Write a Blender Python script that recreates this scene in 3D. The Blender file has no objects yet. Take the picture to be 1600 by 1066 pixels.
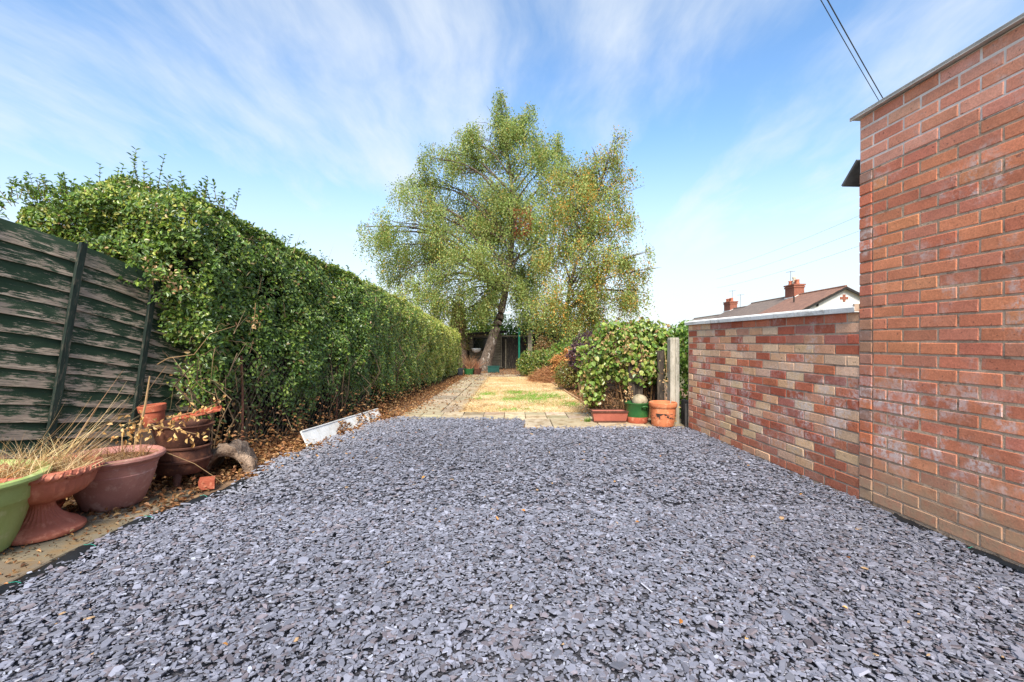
import bpy, math, random
import numpy as np
from mathutils import Vector, Matrix, Euler

R = math.radians
rnd = random.Random(7)
rng = np.random.default_rng(11)
scene = bpy.context.scene
COL = scene.collection

# ------------------------------------------------------------------ camera
CAM_H, FPX = 1.09, 745.0
cam_d = bpy.data.cameras.new('camera')
cam_d.sensor_width = 36.0
cam_d.lens = 36.0 * FPX / 1600.0
cam_d.clip_start = 0.05
cam_d.clip_end = 2000.0
cam = bpy.data.objects.new('camera', cam_d)
cam.location = (0, 0, CAM_H)
cam.rotation_euler = (R(90), 0, 0)
COL.objects.link(cam)
scene.camera = cam

# ------------------------------------------------------------------ sky, sun, exposure
SUN_EL, SUN_AZ = 44.0, 184.0          # azimuth clockwise from +Y
world = bpy.data.worlds.new('World')
scene.world = world
world.use_nodes = True


class NT:
    """small node tree helper"""
    def __init__(self, tree):
        self.t = tree

    def n(self, typ, props=None, out=0, **ins):
        nd = self.t.nodes.new(typ)
        for k, v in (props or {}).items():
            setattr(nd, k, v)
        for k, v in ins.items():
            if k[0] == 'i' and k[1:].isdigit():
                s = nd.inputs[int(k[1:])]
            else:
                s = nd.inputs[k.replace('_', ' ')]
            self.put(s, v)
        return nd.outputs[out]

    def put(self, s, v):
        if isinstance(v, bpy.types.NodeSocket):
            self.t.links.new(v, s)
        else:
            if s.type == 'RGBA' and len(v) == 3:
                v = (*v, 1)
            s.default_value = v

    def math(self, op, a, b=0.0, c=0.0, clamp=False):
        return self.n('ShaderNodeMath', {'operation': op, 'use_clamp': clamp}, i0=a, i1=b, i2=c)

    def mix(self, f, a, b, mode='MIX'):
        nd = self.t.nodes.new('ShaderNodeMix')
        nd.data_type = 'RGBA'
        nd.blend_type = mode
        self.put(nd.inputs[0], f)
        self.put(nd.inputs[6], a)
        self.put(nd.inputs[7], b)
        return nd.outputs[2]

    def ramp(self, f, lo, hi, a=0.0, b=1.0):
        return self.n('ShaderNodeMapRange', {'interpolation_type': 'SMOOTHSTEP'}, Value=f, From_Min=lo, From_Max=hi, To_Min=a, To_Max=b)

    def noise(self, vec, scale, detail=4.0, rough=0.55, dist=0.0, out=0):
        return self.n('ShaderNodeTexNoise', out=out, Vector=vec, Scale=scale, Detail=detail, Roughness=rough, Distortion=dist)

    def scalev(self, vec, s, loc=(0, 0, 0)):
        return self.n('ShaderNodeMapping', Vector=vec, Scale=s, Location=loc)


wt = NT(world.node_tree)
world.node_tree.nodes.clear()
sky = world.node_tree.nodes.new('ShaderNodeTexSky')
sky.sky_type = 'NISHITA'
sky.sun_disc = False
sky.sun_elevation = R(SUN_EL)
sky.sun_rotation = R(SUN_AZ)
sky.air_density = 1.0
sky.dust_density = 0.9
sky.ozone_density = 2.5
dirv = wt.n('ShaderNodeTexCoord', out=0)
sep = world.node_tree.nodes.new('ShaderNodeSeparateXYZ')
world.node_tree.links.new(dirv, sep.inputs[0])
zc = wt.math('MAXIMUM', wt.math('ADD', sep.outputs[2], 0.16), 0.05)
px = wt.math('DIVIDE', sep.outputs[0], zc)
py = wt.math('DIVIDE', sep.outputs[1], zc)
pv = wt.n('ShaderNodeCombineXYZ', X=px, Y=py, Z=0.0)
warp = wt.n('ShaderNodeVectorMath', {'operation': 'MULTIPLY_ADD'}, i0=wt.noise(pv, 0.9, 3, out=1), i1=(.4, .4, 0), i2=pv)
n1 = wt.noise(wt.scalev(warp, (0.95, 0.34, 1), (3.1, 1.3, 0)), 1.15, 7, 0.56)
n2 = wt.noise(wt.scalev(warp, (2.6, 0.8, 1), (1.2, 7.7, 0)), 1.5, 6, 0.62)
cl = wt.math('ADD', wt.math('MULTIPLY', n1, 0.72), wt.math('MULTIPLY', n2, 0.28))
cl = wt.ramp(cl, 0.39, 0.65)
low = wt.ramp(sep.outputs[2], 0.0, 0.42, 0.92, 0.0)
cl = wt.math('MAXIMUM', wt.math('MULTIPLY', cl, 0.84), low)
skyc = wt.n('ShaderNodeHueSaturation', Color=sky.outputs[0], Saturation=1.1, Value=1.2, Hue=0.497)
cloudc = wt.mix(cl, skyc, (3.75, 4.05, 4.35))
bg = wt.n('ShaderNodeBackground', Color=cloudc, Strength=0.115)
wo = world.node_tree.nodes.new('ShaderNodeOutputWorld')
world.node_tree.links.new(bg, wo.inputs[0])

sun_d = bpy.data.lights.new('sun', 'SUN')
sun_d.energy = 3.5
sun_d.angle = R(20)
sun_d.color = (1.0, 0.95, 0.87)
sun = bpy.data.objects.new('sun', sun_d)
az, el = R(SUN_AZ), R(SUN_EL)
tosun = Vector((math.sin(az) * math.cos(el), math.cos(az) * math.cos(el), math.sin(el)))
sun.rotation_euler = tosun.to_track_quat('Z', 'Y').to_euler()
sun.location = tosun * 50
COL.objects.link(sun)

scene.view_settings.view_transform = 'Standard'
scene.view_settings.look = 'None'
scene.view_settings.gamma = 1.0
scene.view_settings.use_curve_mapping = False
scene.view_settings.exposure = 1.1
scene.render.engine = 'CYCLES'
scene.cycles.max_bounces = 6
scene.cycles.use_denoising = True


# ------------------------------------------------------------------ helpers
def srgb(r, g, b):
    f = lambda c: ((c / 255 + 0.055) / 1.055) ** 2.4 if c > 10 else c / 255 / 12.92
    return (f(r), f(g), f(b))


def gz(y):
    """height of the garden ground: level to the slabs, then falling gently"""
    return -0.012 * max(0.0, y - 7.0)


class MB:
    def __init__(self):
        self.v, self.f, self.c = [], [], []

    def add(self, verts, faces, col=None):
        o = len(self.v)
        self.v += [tuple(p) for p in verts]
        self.f += [tuple(i + o for i in fc) for fc in faces]
        if col is not None:
            self.c += [col] * len(verts)
        return self

    def box(self, c, s, rot=None, col=None):
        m = Euler(rot).to_matrix() if rot else Matrix.Identity(3)
        vs = []
        for dx in (-.5, .5):
            for dy in (-.5, .5):
                for dz in (-.5, .5):
                    vs.append(Vector(c) + m @ Vector((dx * s[0], dy * s[1], dz * s[2])))
        fs = [(0, 1, 3, 2), (4, 6, 7, 5), (0, 4, 5, 1), (2, 3, 7, 6), (0, 2, 6, 4), (1, 5, 7, 3)]
        return self.add(vs, fs, col)

    def tube(self, pts, rad, sides=6, col=None, cap=True):
        pts = [Vector(p) for p in pts]
        n = len(pts)
        rr = rad if isinstance(rad, (list, tuple)) else [rad] * n
        vs, fs = [], []
        up = Vector((0.13, 0.31, 0.94))
        for i, p in enumerate(pts):
            d = (pts[min(i + 1, n - 1)] - pts[max(i - 1, 0)])
            d = d.normalized() if d.length > 1e-9 else Vector((0, 0, 1))
            a = d.cross(up if abs(d.dot(up)) < .97 else Vector((1, 0, 0))).normalized()
            b = d.cross(a)
            for k in range(sides):
                t = 2 * math.pi * k / sides
                vs.append(p + (a * math.cos(t) + b * math.sin(t)) * rr[i])
        for i in range(n - 1):
            for k in range(sides):
                k2 = (k + 1) % sides
                fs.append((i * sides + k, i * sides + k2, (i + 1) * sides + k2, (i + 1) * sides + k))
        if cap:
            fs.append(tuple(range(sides - 1, -1, -1)))
            fs.append(tuple((n - 1) * sides + k for k in range(sides)))
        return self.add(vs, fs, col)

    def lathe(self, prof, seg=48, c=(0, 0, 0), flute=None, close=True, wob=0.0):
        """prof: list of (r, z); flute: (count, depth(z))"""
        vs, fs = [], []
        for j, (r, z) in enumerate(prof):
            for k in range(seg):
                t = 2 * math.pi * k / seg
                q = r
                if flute:
                    q = r * (1 + flute[1](z) * (abs(math.cos(flute[0] * t / 2)) - 0.6))
                q *= 1 + wob * math.sin(3 * t + 5 * z) + wob * .6 * math.sin(7 * t + 11 * z)
                vs.append((c[0] + q * math.cos(t), c[1] + q * math.sin(t), c[2] + z))
        m = len(prof)
        for j in range(m - 1):
            for k in range(seg):
                k2 = (k + 1) % seg
                fs.append((j * seg + k, j * seg + k2, (j + 1) * seg + k2, (j + 1) * seg + k))
        if close:
            fs.append(tuple(range(seg - 1, -1, -1)))
        return self.add(vs, fs)

    def build(self, name, mat, parent=None, smooth=False, kind=None):
        me = bpy.data.meshes.new(name)
        me.from_pydata(self.v, [], self.f)
        if self.c:
            a = me.attributes.new('Col', 'FLOAT_COLOR', 'POINT')
            a.data.foreach_set('color', np.array([(*c[:3], 1) for c in self.c], dtype=np.float32).ravel())
        if smooth:
            me.polygons.foreach_set('use_smooth', [True] * len(me.polygons))
            if smooth == 'edge':
                me.set_sharp_from_angle(angle=R(38))
        return link(name, me, mat, parent, kind)


def link(name, me, mat, parent=None, kind=None):
    if mat is not None and not me.materials:
        me.materials.append(mat)
    o = bpy.data.objects.new(name, me)
    COL.objects.link(o)
    if parent is not None:
        o.parent = parent
    if kind:
        o['kind'] = kind
    return o


def thing(name, label, cat, loc=(0, 0, 0), rotz=0.0, group=None):
    o = bpy.data.objects.new(name, None)
    o.empty_display_size = 0.1
    o.location = loc
    o.rotation_euler = (0, 0, rotz)
    COL.objects.link(o)
    return tag(o, label, cat, group)


def tag(o, label, cat, group=None, kind=None):
    o['label'] = label
    o['category'] = cat
    if group:
        o['group'] = group
    if kind:
        o['kind'] = kind
    return o


def np_mesh(name, V, faces_n, F, mat, parent=None, kind=None, C=None, smooth=False):
    """V (n,3); F flat loop indices with faces_n vertices each (int or array)"""
    me = bpy.data.meshes.new(name)
    V = np.ascontiguousarray(V, dtype=np.float32)
    me.vertices.add(len(V))
    me.vertices.foreach_set('co', V.ravel())
    F = np.ascontiguousarray(F, dtype=np.int32).ravel()
    if isinstance(faces_n, int):
        tot = np.full(len(F) // faces_n, faces_n, dtype=np.int32)
    else:
        tot = np.asarray(faces_n, dtype=np.int32)
    st = np.concatenate(([0], np.cumsum(tot)[:-1])).astype(np.int32)
    me.loops.add(len(F))
    me.loops.foreach_set('vertex_index', F)
    me.polygons.add(len(tot))
    me.polygons.foreach_set('loop_start', st)
    me.polygons.foreach_set('loop_total', tot)
    me.polygons.foreach_set('use_smooth', np.full(len(tot), bool(smooth)))
    if C is not None:
        a = me.attributes.new('Col', 'FLOAT_COLOR', 'POINT')
        CC = np.ones((len(V), 4), dtype=np.float32)
        CC[:, :3] = C
        a.data.foreach_set('color', CC.ravel())
    me.update(calc_edges=True)
    return link(name, me, mat, parent, kind)


def unit(a):
    return a / np.maximum(np.linalg.norm(a, axis=1, keepdims=True), 1e-9)


def leaf_mesh(name, P, D, N, L, W, C, mat, parent=None, kind='stuff', shape=6, curl=0.18):
    """many leaves: base points P, along D, face normal about N, length L, width W"""
    n = len(P)
    D = unit(D)
    S = unit(np.cross(D, N))
    N = np.cross(S, D)
    L = np.broadcast_to(L, (n,))[:, None]
    W = np.broadcast_to(W, (n,))[:, None]
    if shape == 4:
        pts = [P, P + D * L * .45 + S * W * .5 + N * W * curl, P + D * L, P + D * L * .45 - S * W * .5 + N * W * curl]
        F = np.array([0, 1, 2, 3])
        fn = 4
    else:
        pts = [P, P + D * L * .28 + S * W * .46 + N * W * curl, P + D * L * .66 + S * W * .40 + N * W * curl,
               P + D * L - N * L * curl * .5,
               P + D * L * .66 - S * W * .40 + N * W * curl, P + D * L * .28 - S * W * .46 + N * W * curl]
        F = np.array([0, 1, 2, 3, 0, 3, 4, 5])
        fn = 4
    k = len(pts)
    V = np.stack(pts, axis=1).reshape(-1, 3)
    FF = (np.arange(n)[:, None] * k + F[None, :]).ravel()
    CC = np.repeat(C, k, axis=0)
    return np_mesh(name, V, fn, FF, mat, parent, kind, CC)


def blade_mesh(name, P, D, L, W, C, mat, parent=None, kind='stuff', bend=0.5, seg=3):
    """curved thin blades"""
    n = len(P)
    D = unit(D)
    L = np.broadcast_to(L, (n,))[:, None]
    W = np.broadcast_to(W, (n,))[:, None]
    h = rng.normal(size=(n, 3)); h[:, 2] = -0.4
    h = unit(h)
    S = unit(np.cross(D, rng.normal(size=(n, 3))))
    B = np.broadcast_to(bend, (n,))[:, None] if not np.isscalar(bend) else bend
    V = []
    for i in range(seg + 1):
        t = i / seg
        c = P + D * L * t + h * L * B * t * t
        w = W * (1 - t * .85)
        V += [c - S * w * .5, c + S * w * .5]
    V = np.stack(V, axis=1).reshape(-1, 3)
    F = []
    for i in range(seg):
        F += [2 * i, 2 * i + 1, 2 * i + 3, 2 * i + 2]
    k = 2 * (seg + 1)
    FF = (np.arange(n)[:, None] * k + np.array(F)[None, :]).ravel()
    return np_mesh(name, V, 4, FF, mat, parent, kind, np.repeat(C, k, axis=0))


def bump_np(X, Y, seed, f):
    """cheap smooth noise, about -1..1"""
    r = np.random.default_rng(seed)
    o = 0
    for i in range(6):
        a = r.uniform(0, 6.28)
        k = f * r.uniform(.6, 1.9)
        o = o + np.sin(k * (X * math.cos(a) + Y * math.sin(a)) + r.uniform(0, 6.28))
    return o / 3.2


def pick(cols, n, jit=0.18, w=None):
    cols = np.array(cols, dtype=float)
    i = rng.choice(len(cols), n, p=None if w is None else np.array(w) / sum(w))
    return np.clip(cols[i] * rng.uniform(1 - jit, 1 + jit, (n, 1)) * rng.uniform(.93, 1.07, (n, 3)), 0, 1)


# ------------------------------------------------------------------ materials
def new_mat(name):
    m = bpy.data.materials.new(name)
    m.use_nodes = True
    m.node_tree.nodes.clear()
    return m, NT(m.node_tree)


def finish(m, t, shader):
    o = m.node_tree.nodes.new('ShaderNodeOutputMaterial')
    m.node_tree.links.new(shader, o.inputs[0])
    return m


def bumpn(t, h, strength, dist=0.01):
    return t.n('ShaderNodeBump', Strength=strength, Distance=dist, Height=h)


def surf(name, a, b, scale=8, rough=.8, bump=.3, bscale=60, bdist=.006, spec=.3, c=None, metal=0, stretch=(1, 1, 1), coord=3, lo=.35, hi=.65):
    """two or three tone noisy surface with fine relief"""
    m, t = new_mat(name)
    v = t.scalev(t.n('ShaderNodeTexCoord', out=coord), stretch)
    f = t.ramp(t.noise(v, scale, 6, .62), lo, hi)
    col = t.mix(f, a, b)
    if c is not None:
        g = t.ramp(t.noise(v, scale * 2.7, 5, .65), .52, .68)
        col = t.mix(g, col, c)
    h = t.noise(v, bscale, 4, .6)
    col = t.mix(.35, col, t.mix(h, (.55, .55, .55), (1.35, 1.35, 1.35)), 'MULTIPLY')
    return finish(m, t, t.n('ShaderNodeBsdfPrincipled', Base_Color=col, Roughness=rough, Metallic=metal, Specular_IOR_Level=spec, Normal=bumpn(t, h, bump, bdist)))


def leafmat(name, rough=.45, spec=.4, trans=.3, gain=1.0, tint=(1.1, 1.15, .55)):
    m, t = new_mat(name)
    col = t.n('ShaderNodeAttribute', {'attribute_name': 'Col'})
    p = t.n('ShaderNodeBsdfPrincipled', Base_Color=col, Roughness=rough, Specular_IOR_Level=spec)
    tr = t.n('ShaderNodeBsdfTranslucent', Color=t.mix(1.0, col, tint, 'MULTIPLY'))
    return finish(m, t, t.n('ShaderNodeMixShader', i0=trans, i1=p, i2=tr))


def vcol(name, rough=.8, spec=.25, bump=.3, bscale=80, bdist=.003):
    m, t = new_mat(name)
    col = t.n('ShaderNodeAttribute', {'attribute_name': 'Col'})
    v = t.n('ShaderNodeNewGeometry')
    h = t.noise(v, bscale, 4, .6)
    col = t.mix(.4, col, t.mix(h, (.5, .5, .5), (1.45, 1.45, 1.45)), 'MULTIPLY')
    return finish(m, t, t.n('ShaderNodeBsdfPrincipled', Base_Color=col, Roughness=rough, Specular_IOR_Level=spec, Normal=bumpn(t, h, bump, bdist)))


def brickmat(name, white=.0, dirt=0.0, rough=.85, bump=.5, streak=0.0):
    m, t = new_mat(name)
    info = m.node_tree.nodes.new('ShaderNodeObjectInfo')
    pos = t.n('ShaderNodeNewGeometry')
    base = info.outputs['Color']
    big = t.noise(pos, 9, 5, .65)
    fine = t.noise(pos, 95, 4, .7)
    col = t.mix(.75, base, t.mix(big, (.62, .58, .56), (1.34, 1.36, 1.38)), 'MULTIPLY')
    col = t.mix(.45, col, t.mix(t.ramp(fine, .3, .7), (.66, .64, .62), (1.3, 1.3, 1.3)), 'MULTIPLY')
    specks = t.ramp(t.noise(pos, 46, 2, .5), .66, .74)
    col = t.mix(t.math('MULTIPLY', specks, .55), col, (.10, .05, .04))
    # efflorescence and old mortar smears
    e = t.math('MULTIPLY', t.ramp(t.noise(pos, 2.6, 4, .6), .52, .68), t.ramp(t.noise(pos, 30, 5, .7), .40, .62))
    col = t.mix(t.math('MULTIPLY', e, white), col, srgb(214, 196, 186))
    if streak:
        sv = t.scalev(pos, (18, 18, 3.2))
        s = t.ramp(t.noise(sv, 1.3, 6, .65, .6), .48, .62)
        col = t.mix(t.math('MULTIPLY', s, streak), col, srgb(206, 190, 178))
    if dirt:
        sp = m.node_tree.nodes.new('ShaderNodeSeparateXYZ')
        m.node_tree.links.new(pos, sp.inputs[0])
        dn = t.math('ADD', sp.outputs[2], t.math('MULTIPLY', t.noise(pos, 3.0, 4, .6), .55))
        d = t.ramp(dn, .36, .80, 1, 0)
        d = t.math('MULTIPLY', d, t.ramp(t.noise(pos, 14, 5, .7), .25, .6, .45, 1))
        col = t.mix(t.math('MULTIPLY', d, dirt), col, srgb(178, 152, 122))
        # salts drawn up out of the footing
        sb = t.math('MULTIPLY', t.ramp(sp.outputs[2], .22, .42), t.ramp(sp.outputs[2], .62, 1.0, 1, 0))
        sb = t.math('MULTIPLY', sb, t.math('MULTIPLY', t.ramp(t.noise(pos, 4.2, 5, .6), .46, .60), t.ramp(t.noise(pos, 38, 5, .7), .38, .58)))
        col = t.mix(t.math('MULTIPLY', sb, white), col, srgb(224, 208, 200))
    hh = t.math('ADD', t.math('MULTIPLY', fine, .6), t.math('MULTIPLY', t.noise(pos, 34, 5, .6), .8))
    return finish(m, t, t.n('ShaderNodeBsdfPrincipled', Base_Color=col, Roughness=rough, Specular_IOR_Level=.2, Normal=bumpn(t, hh, bump, .006)))


MAT = {}
MAT['soil'] = surf('soil', srgb(96, 74, 56), srgb(134, 106, 80), 3, .95, .7, 40, .02, c=srgb(160, 128, 92))
MAT['ground'] = surf('ground', srgb(92, 84, 58), srgb(120, 112, 74), .6, .95, .5, 8, .03)
MAT['gravelbed'] = surf('gravel_bed', srgb(58, 58, 64), srgb(88, 88, 96), 30, .8, 1.0, 55, .03)
MAT['lawn'] = surf('dry_lawn', srgb(206, 180, 134), srgb(228, 206, 162), 3.5, .95, .6, 60, .02, c=srgb(158, 124, 86))
MAT['slab'] = surf('paving_slab', srgb(176, 164, 142), srgb(150, 142, 124), 4, .9, .4, 70, .004, c=srgb(122, 112, 92))
MAT['slab_dirty'] = surf('weathered_slab', srgb(168, 154, 128), srgb(136, 122, 96), 6, .9, .5, 60, .005, c=srgb(96, 84, 62))
MAT['mortar_low'] = surf('mortar_low', srgb(192, 170, 148), srgb(168, 144, 122), 7, .95, .6, 90, .005, c=srgb(136, 112, 94))
MAT['mortar_old'] = surf('mortar_old', srgb(204, 174, 146), srgb(178, 148, 122), 8, .95, .7, 90, .006, c=srgb(140, 114, 92))
MAT['mortar_new'] = surf('mortar_new', srgb(236, 222, 210), srgb(220, 202, 186), 8, .95, .5, 90, .004)
MAT['brick_low'] = brickmat('brick_boundary', .65, .2, .85, .8)
MAT['brick_big'] = brickmat('brick_building', .8, .8, .8, .4)
MAT['brick_top'] = brickmat('brick_parapet', .85, 0, .85, .5, .95)
MAT['coping'] = surf('coping_concrete', srgb(240, 237, 230), srgb(226, 222, 214), 3, .8, .2, 60, .002, c=srgb(196, 190, 180))
MAT['flashing'] = surf('roof_flashing', srgb(214, 208, 198), srgb(190, 184, 174), 5, .5, .1, 40, .002)
MAT['dark_timber'] = surf('dark_timber', srgb(46, 42, 38), srgb(30, 28, 26), 6, .8, .5, 40, .004)
MAT['felt_eave'] = surf('eave_felt', srgb(112, 110, 108), srgb(84, 82, 80), 6, .8, .3, 40, .004)
MAT['white_pvc'] = surf('white_plastic', srgb(232, 231, 226), srgb(216, 214, 206), 3, .45, .05, 30, .002, c=srgb(206, 202, 190))
MAT['leaf'] = leafmat('hedge_leaf', .34, .55, .3)
MAT['birchleaf'] = leafmat('birch_leaf', .5, .35, .38)
MAT['dryleaf'] = leafmat('dry_leaf', .7, .15, .2, tint=(1.1, 1, .8))
MAT['straw'] = leafmat('straw', .6, .2, .2, tint=(1.1, 1, .8))
MAT['twig'] = vcol('twig_bark', .9, .1)
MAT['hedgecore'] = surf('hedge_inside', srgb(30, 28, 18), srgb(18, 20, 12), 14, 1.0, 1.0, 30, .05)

# ------------------------------------------------------------------ large ground
m = MB()
ys = [-30, 0, 7, 12, 17, 24, 40, 120, 900]
zs = [-.03, -.03, -.03, -.09, -.15, -.234, -1.2, -2.0, -2.0]
vs, fs = [], []
for y, z in zip(ys, zs):
    for x in (-600, -6, -2, 2, 6, 600):
        vs.append((x, y, z))
for i in range(len(ys) - 1):
    for j in range(5):
        fs.append((i * 6 + j, i * 6 + j + 1, (i + 1) * 6 + j + 1, (i + 1) * 6 + j))
m.add(vs, fs)
g = m.build('ground', MAT['ground'], kind='structure')
g['label'] = 'open ground reaching to the horizon'


def sheet(name, poly_rows, mat, label, kind='structure', dz=0.0, thick=.05, amp=0.0):
    """a strip of ground given as rows (y, x0, x1); subdivided, with a skirt"""
    n = 14
    vs, fs = [], []
    for (y, x0, x1) in poly_rows:
        for j in range(n + 1):
            x = x0 + (x1 - x0) * j / n
            vs.append((x, y, gz(y) + dz + amp * (math.sin(3.1 * x + 1.7 * y) * .5 + math.sin(5.3 * y - 2.2 * x) * .5)))
    m_ = len(poly_rows)
    for i in range(m_ - 1):
        for j in range(n):
            a = i * (n + 1) + j
            fs.append((a, a + 1, a + n + 2, a + n + 1))
    o = MB().add(vs, fs).build(name, mat, smooth=True, kind=kind)
    o['label'] = label
    return o


def lin(a, b, n):
    return [a + (b - a) * i / n for i in range(n + 1)]


# garden soil under everything
sheet('garden_soil', [(y, -5.6, 4.2) for y in lin(-1.5, 23.5, 50)], MAT['soil'], 'bare brown soil of the garden beds', dz=-.012, amp=.006)


def wall_x(y):
    return 2.347 - 0.0577 * (y - 3.22)


LEFT = [(-2, -2.25), (1.2, -2.2), (2.07, -2.16), (2.88, -2.17), (3.45, -2.0), (4.2, -2.12), (4.86, -1.98), (6.0, -1.82), (6.66, -1.62)]


def left_x(y):
    return float(np.interp(y, [p[0] for p in LEFT], [p[1] for p in LEFT]))


STEP_X = 0.135    # where the gravel edge steps back at the second slab row
rows = [(y, left_x(y), wall_x(y) - .01) for y in lin(-1.5, 5.93, 40)]
sheet('gravel_bed', rows, MAT['gravelbed'], 'bed of slate under the loose chippings', dz=-.001, amp=.003)
rows = [(y, left_x(y), STEP_X) for y in lin(5.93, 6.66, 6)]
sheet('gravel_bed', rows, MAT['gravelbed'], 'far bed of slate reaching the slab row', dz=.0, amp=.008)


# ------------------------------------------------------------------ slate chippings (one mass nobody could count)
def slate():
    out = []
    n = int(3450 * 4.8 * 6.0)
    X = rng.uniform(-2.3, 2.5, n)
    Y = rng.uniform(.75, 6.75, n)
    # extra in the near part of the picture
    n2 = int(3800 * 4.8 * 2.2)
    X = np.concatenate([X, rng.uniform(-2.3, 2.5, n2)])
    Y = np.concatenate([Y, rng.uniform(.9, 3.1, n2)])
    lx = np.interp(Y, [p[0] for p in LEFT], [p[1] for p in LEFT]) + bump_np(Y * 3, X * 0, 3, 3.0) * .03
    jx = rng.normal(0, .03, len(X))
    keep = (X > lx + jx) & (X < wall_x(Y) - .012) & (Y < np.where(X < STEP_X + bump_np(Y, X, 5, 9) * .05, 6.66, 5.93) + rng.normal(0, .05, len(X)))
    X, Y, lx = X[keep], Y[keep], lx[keep]
    n = len(X)
    size = np.exp(rng.normal(math.log(.0106), .40, n)) * np.interp(Y, [2.8, 4], [1, 1.12])
    size = np.clip(size, .005, .034)
    asp = rng.uniform(.36, .8, n)
    rot = rng.uniform(0, 6.283, n)
    und = bump_np(X, Y, 21, 2.6) * .010 + bump_np(X, Y, 22, 9.0) * .005
    edge = np.exp(-np.maximum(X - lx, 0) / .12) * .012 * (Y > 2.0)
    Z = np.where(Y > 7, 0, 0) + und + .013 + edge + rng.uniform(0, .016, n)
    tilt = np.abs(rng.normal(0, .22, n))
    ta = rng.uniform(0, 6.283, n)
    Nn = np.stack([np.sin(tilt) * np.cos(ta), np.sin(tilt) * np.sin(ta), np.cos(tilt)], 1)
    A = unit(np.cross(Nn, np.stack([np.sin(rot), -np.cos(rot), np.zeros(n)], 1)))
    B = np.cross(Nn, A)
    th = size * rng.uniform(.10, .26, n)
    k = 5
    ang = np.linspace(0, 2 * math.pi, k, endpoint=False)[None, :] + rng.uniform(-.36, .36, (n, k))
    rad = rng.uniform(.55, 1.2, (n, k))
    P = np.stack([X, Y, Z], 1)
    u = (np.cos(ang) * rad * size[:, None])[:, :, None]
    v = (np.sin(ang) * rad * (size * asp)[:, None])[:, :, None]
    top = P[:, None, :] + A[:, None, :] * u + B[:, None, :] * v + (Nn * th[:, None])[:, None, :]
    bot = P[:, None, :] + A[:, None, :] * u * 1.08 + B[:, None, :] * v * 1.08
    V = np.concatenate([top, bot], 1)     # n,12,3
    tone = np.exp(rng.normal(0, .24, n)).clip(.45, 1.7) * (1 + .10 * bump_np(X, Y, 77, 1.6))
    pale = (rng.uniform(0, 1, n) < .035) & (size < .013)  # small white glints put into the colour of scattered chips
    base = np.array(srgb(119, 120, 131))[None, :] * tone[:, None]
    purple = rng.uniform(0, 1, n) < .16
    base[purple] = np.array(srgb(108, 101, 106))[None, :] * tone[purple][:, None]
    base[pale] = np.array(srgb(158, 161, 172))
    base[rng.uniform(0, 1, n) < .0012] = np.array(srgb(170, 140, 104))
    dust = np.exp(-np.maximum(X - lx, 0) / .22) * (Y > 3.3)
    base = base * (1 - .5 * dust[:, None]) + np.array(srgb(170, 170, 176))[None, :] * .5 * dust[:, None]
    near = Y < 9
    topf = np.arange(k)
    sides = np.array([[i, i + k, (i + 1) % k + k, (i + 1) % k] for i in range(k)])
    i0 = np.arange(n)[:, None] * (2 * k)
    F1 = (i0 + topf[None, :]).ravel()
    F2 = (i0[near][:, :, None] + sides[None, :, :]).ravel()      # far chips show no edge
    fn = np.concatenate([np.full(n, k), np.full(int(near.sum()) * k, 4)])
    V = V.reshape(-1, 3)
    o = np_mesh('slate_chippings', V, fn, np.concatenate([F1, F2]), None, None, 'stuff', np.repeat(base, 2 * k, axis=0))
    return o


mm, t = new_mat('slate')
colv = t.n('ShaderNodeAttribute', {'attribute_name': 'Col'})
pos = t.n('ShaderNodeNewGeometry')
nf = t.noise(pos, 160, 3, .6)
cc = t.mix(.3, colv, t.mix(nf, (.6, .6, .6), (1.4, 1.4, 1.4)), 'MULTIPLY')
MAT['slate'] = finish(mm, t, t.n('ShaderNodeBsdfPrincipled', Base_Color=cc, Roughness=t.ramp(t.noise(pos, 40, 2), .3, .7, .36, .66), Specular_IOR_Level=.55, Normal=bumpn(t, nf, .25, .002)))
so = slate()
so.data.materials.append(MAT['slate'])
tag(so, 'loose blue-grey slate chippings covering the driveway', 'gravel')

# ------------------------------------------------------------------ brick walls on the right
WALL_ROT = math.atan2(-1.0, 0.0577)
CORNER = (2.347, 3.22, 0.0)
PITCH = 0.0752


def brick_meshes(L, H, D, seed, count=6, chip=.0022):
    """bevelled bricks with slightly uneven corners, front face at y=0, D deep"""
    r = random.Random(seed)
    out = []
    for q in range(count):
        b = .0035
        vs = []
        for (y, ins) in ((0, b), (b, 0), (D, 0)):
            for (sx, sz) in ((-1, -1), (1, -1), (1, 1), (-1, 1)):
                vs.append((sx * (L / 2 - ins) + r.uniform(-chip, chip), y + (r.uniform(-.0012, .0012)), sz * (H / 2 - ins) + r.uniform(-chip, chip) * .7))
        # an extra notch vertex on the front edge keeps the outline uneven
        fs = [(0, 1, 2, 3)]
        for a in (0, 4):
            for k in range(4):
                k2 = (k + 1) % 4
                fs.append((a + k2, a + k, a + 4 + k, a + 4 + k2))
        me = bpy.data.meshes.new('brick')
        me.from_pydata(vs, [], fs)
        out.append(me)
    return out


def lay(me, parent, mat, x, y, z, col, rot=0.0):
    if not me.materials:
        me.materials.append(mat)
    o = bpy.data.objects.new('brick', me)
    o.location = (x, y, z)
    o.rotation_euler = (0, rot, 0)
    o.color = (*col, 1)
    o.parent = parent
    COL.objects.link(o)
    return o


def brick_tone(cols, w=None, d=.14):
    c = rnd.choices(cols, w)[0]
    f = rnd.uniform(1 - d, 1 + d)
    return tuple(min(1, v * f * rnd.uniform(.95, 1.05)) for v in c)


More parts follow.
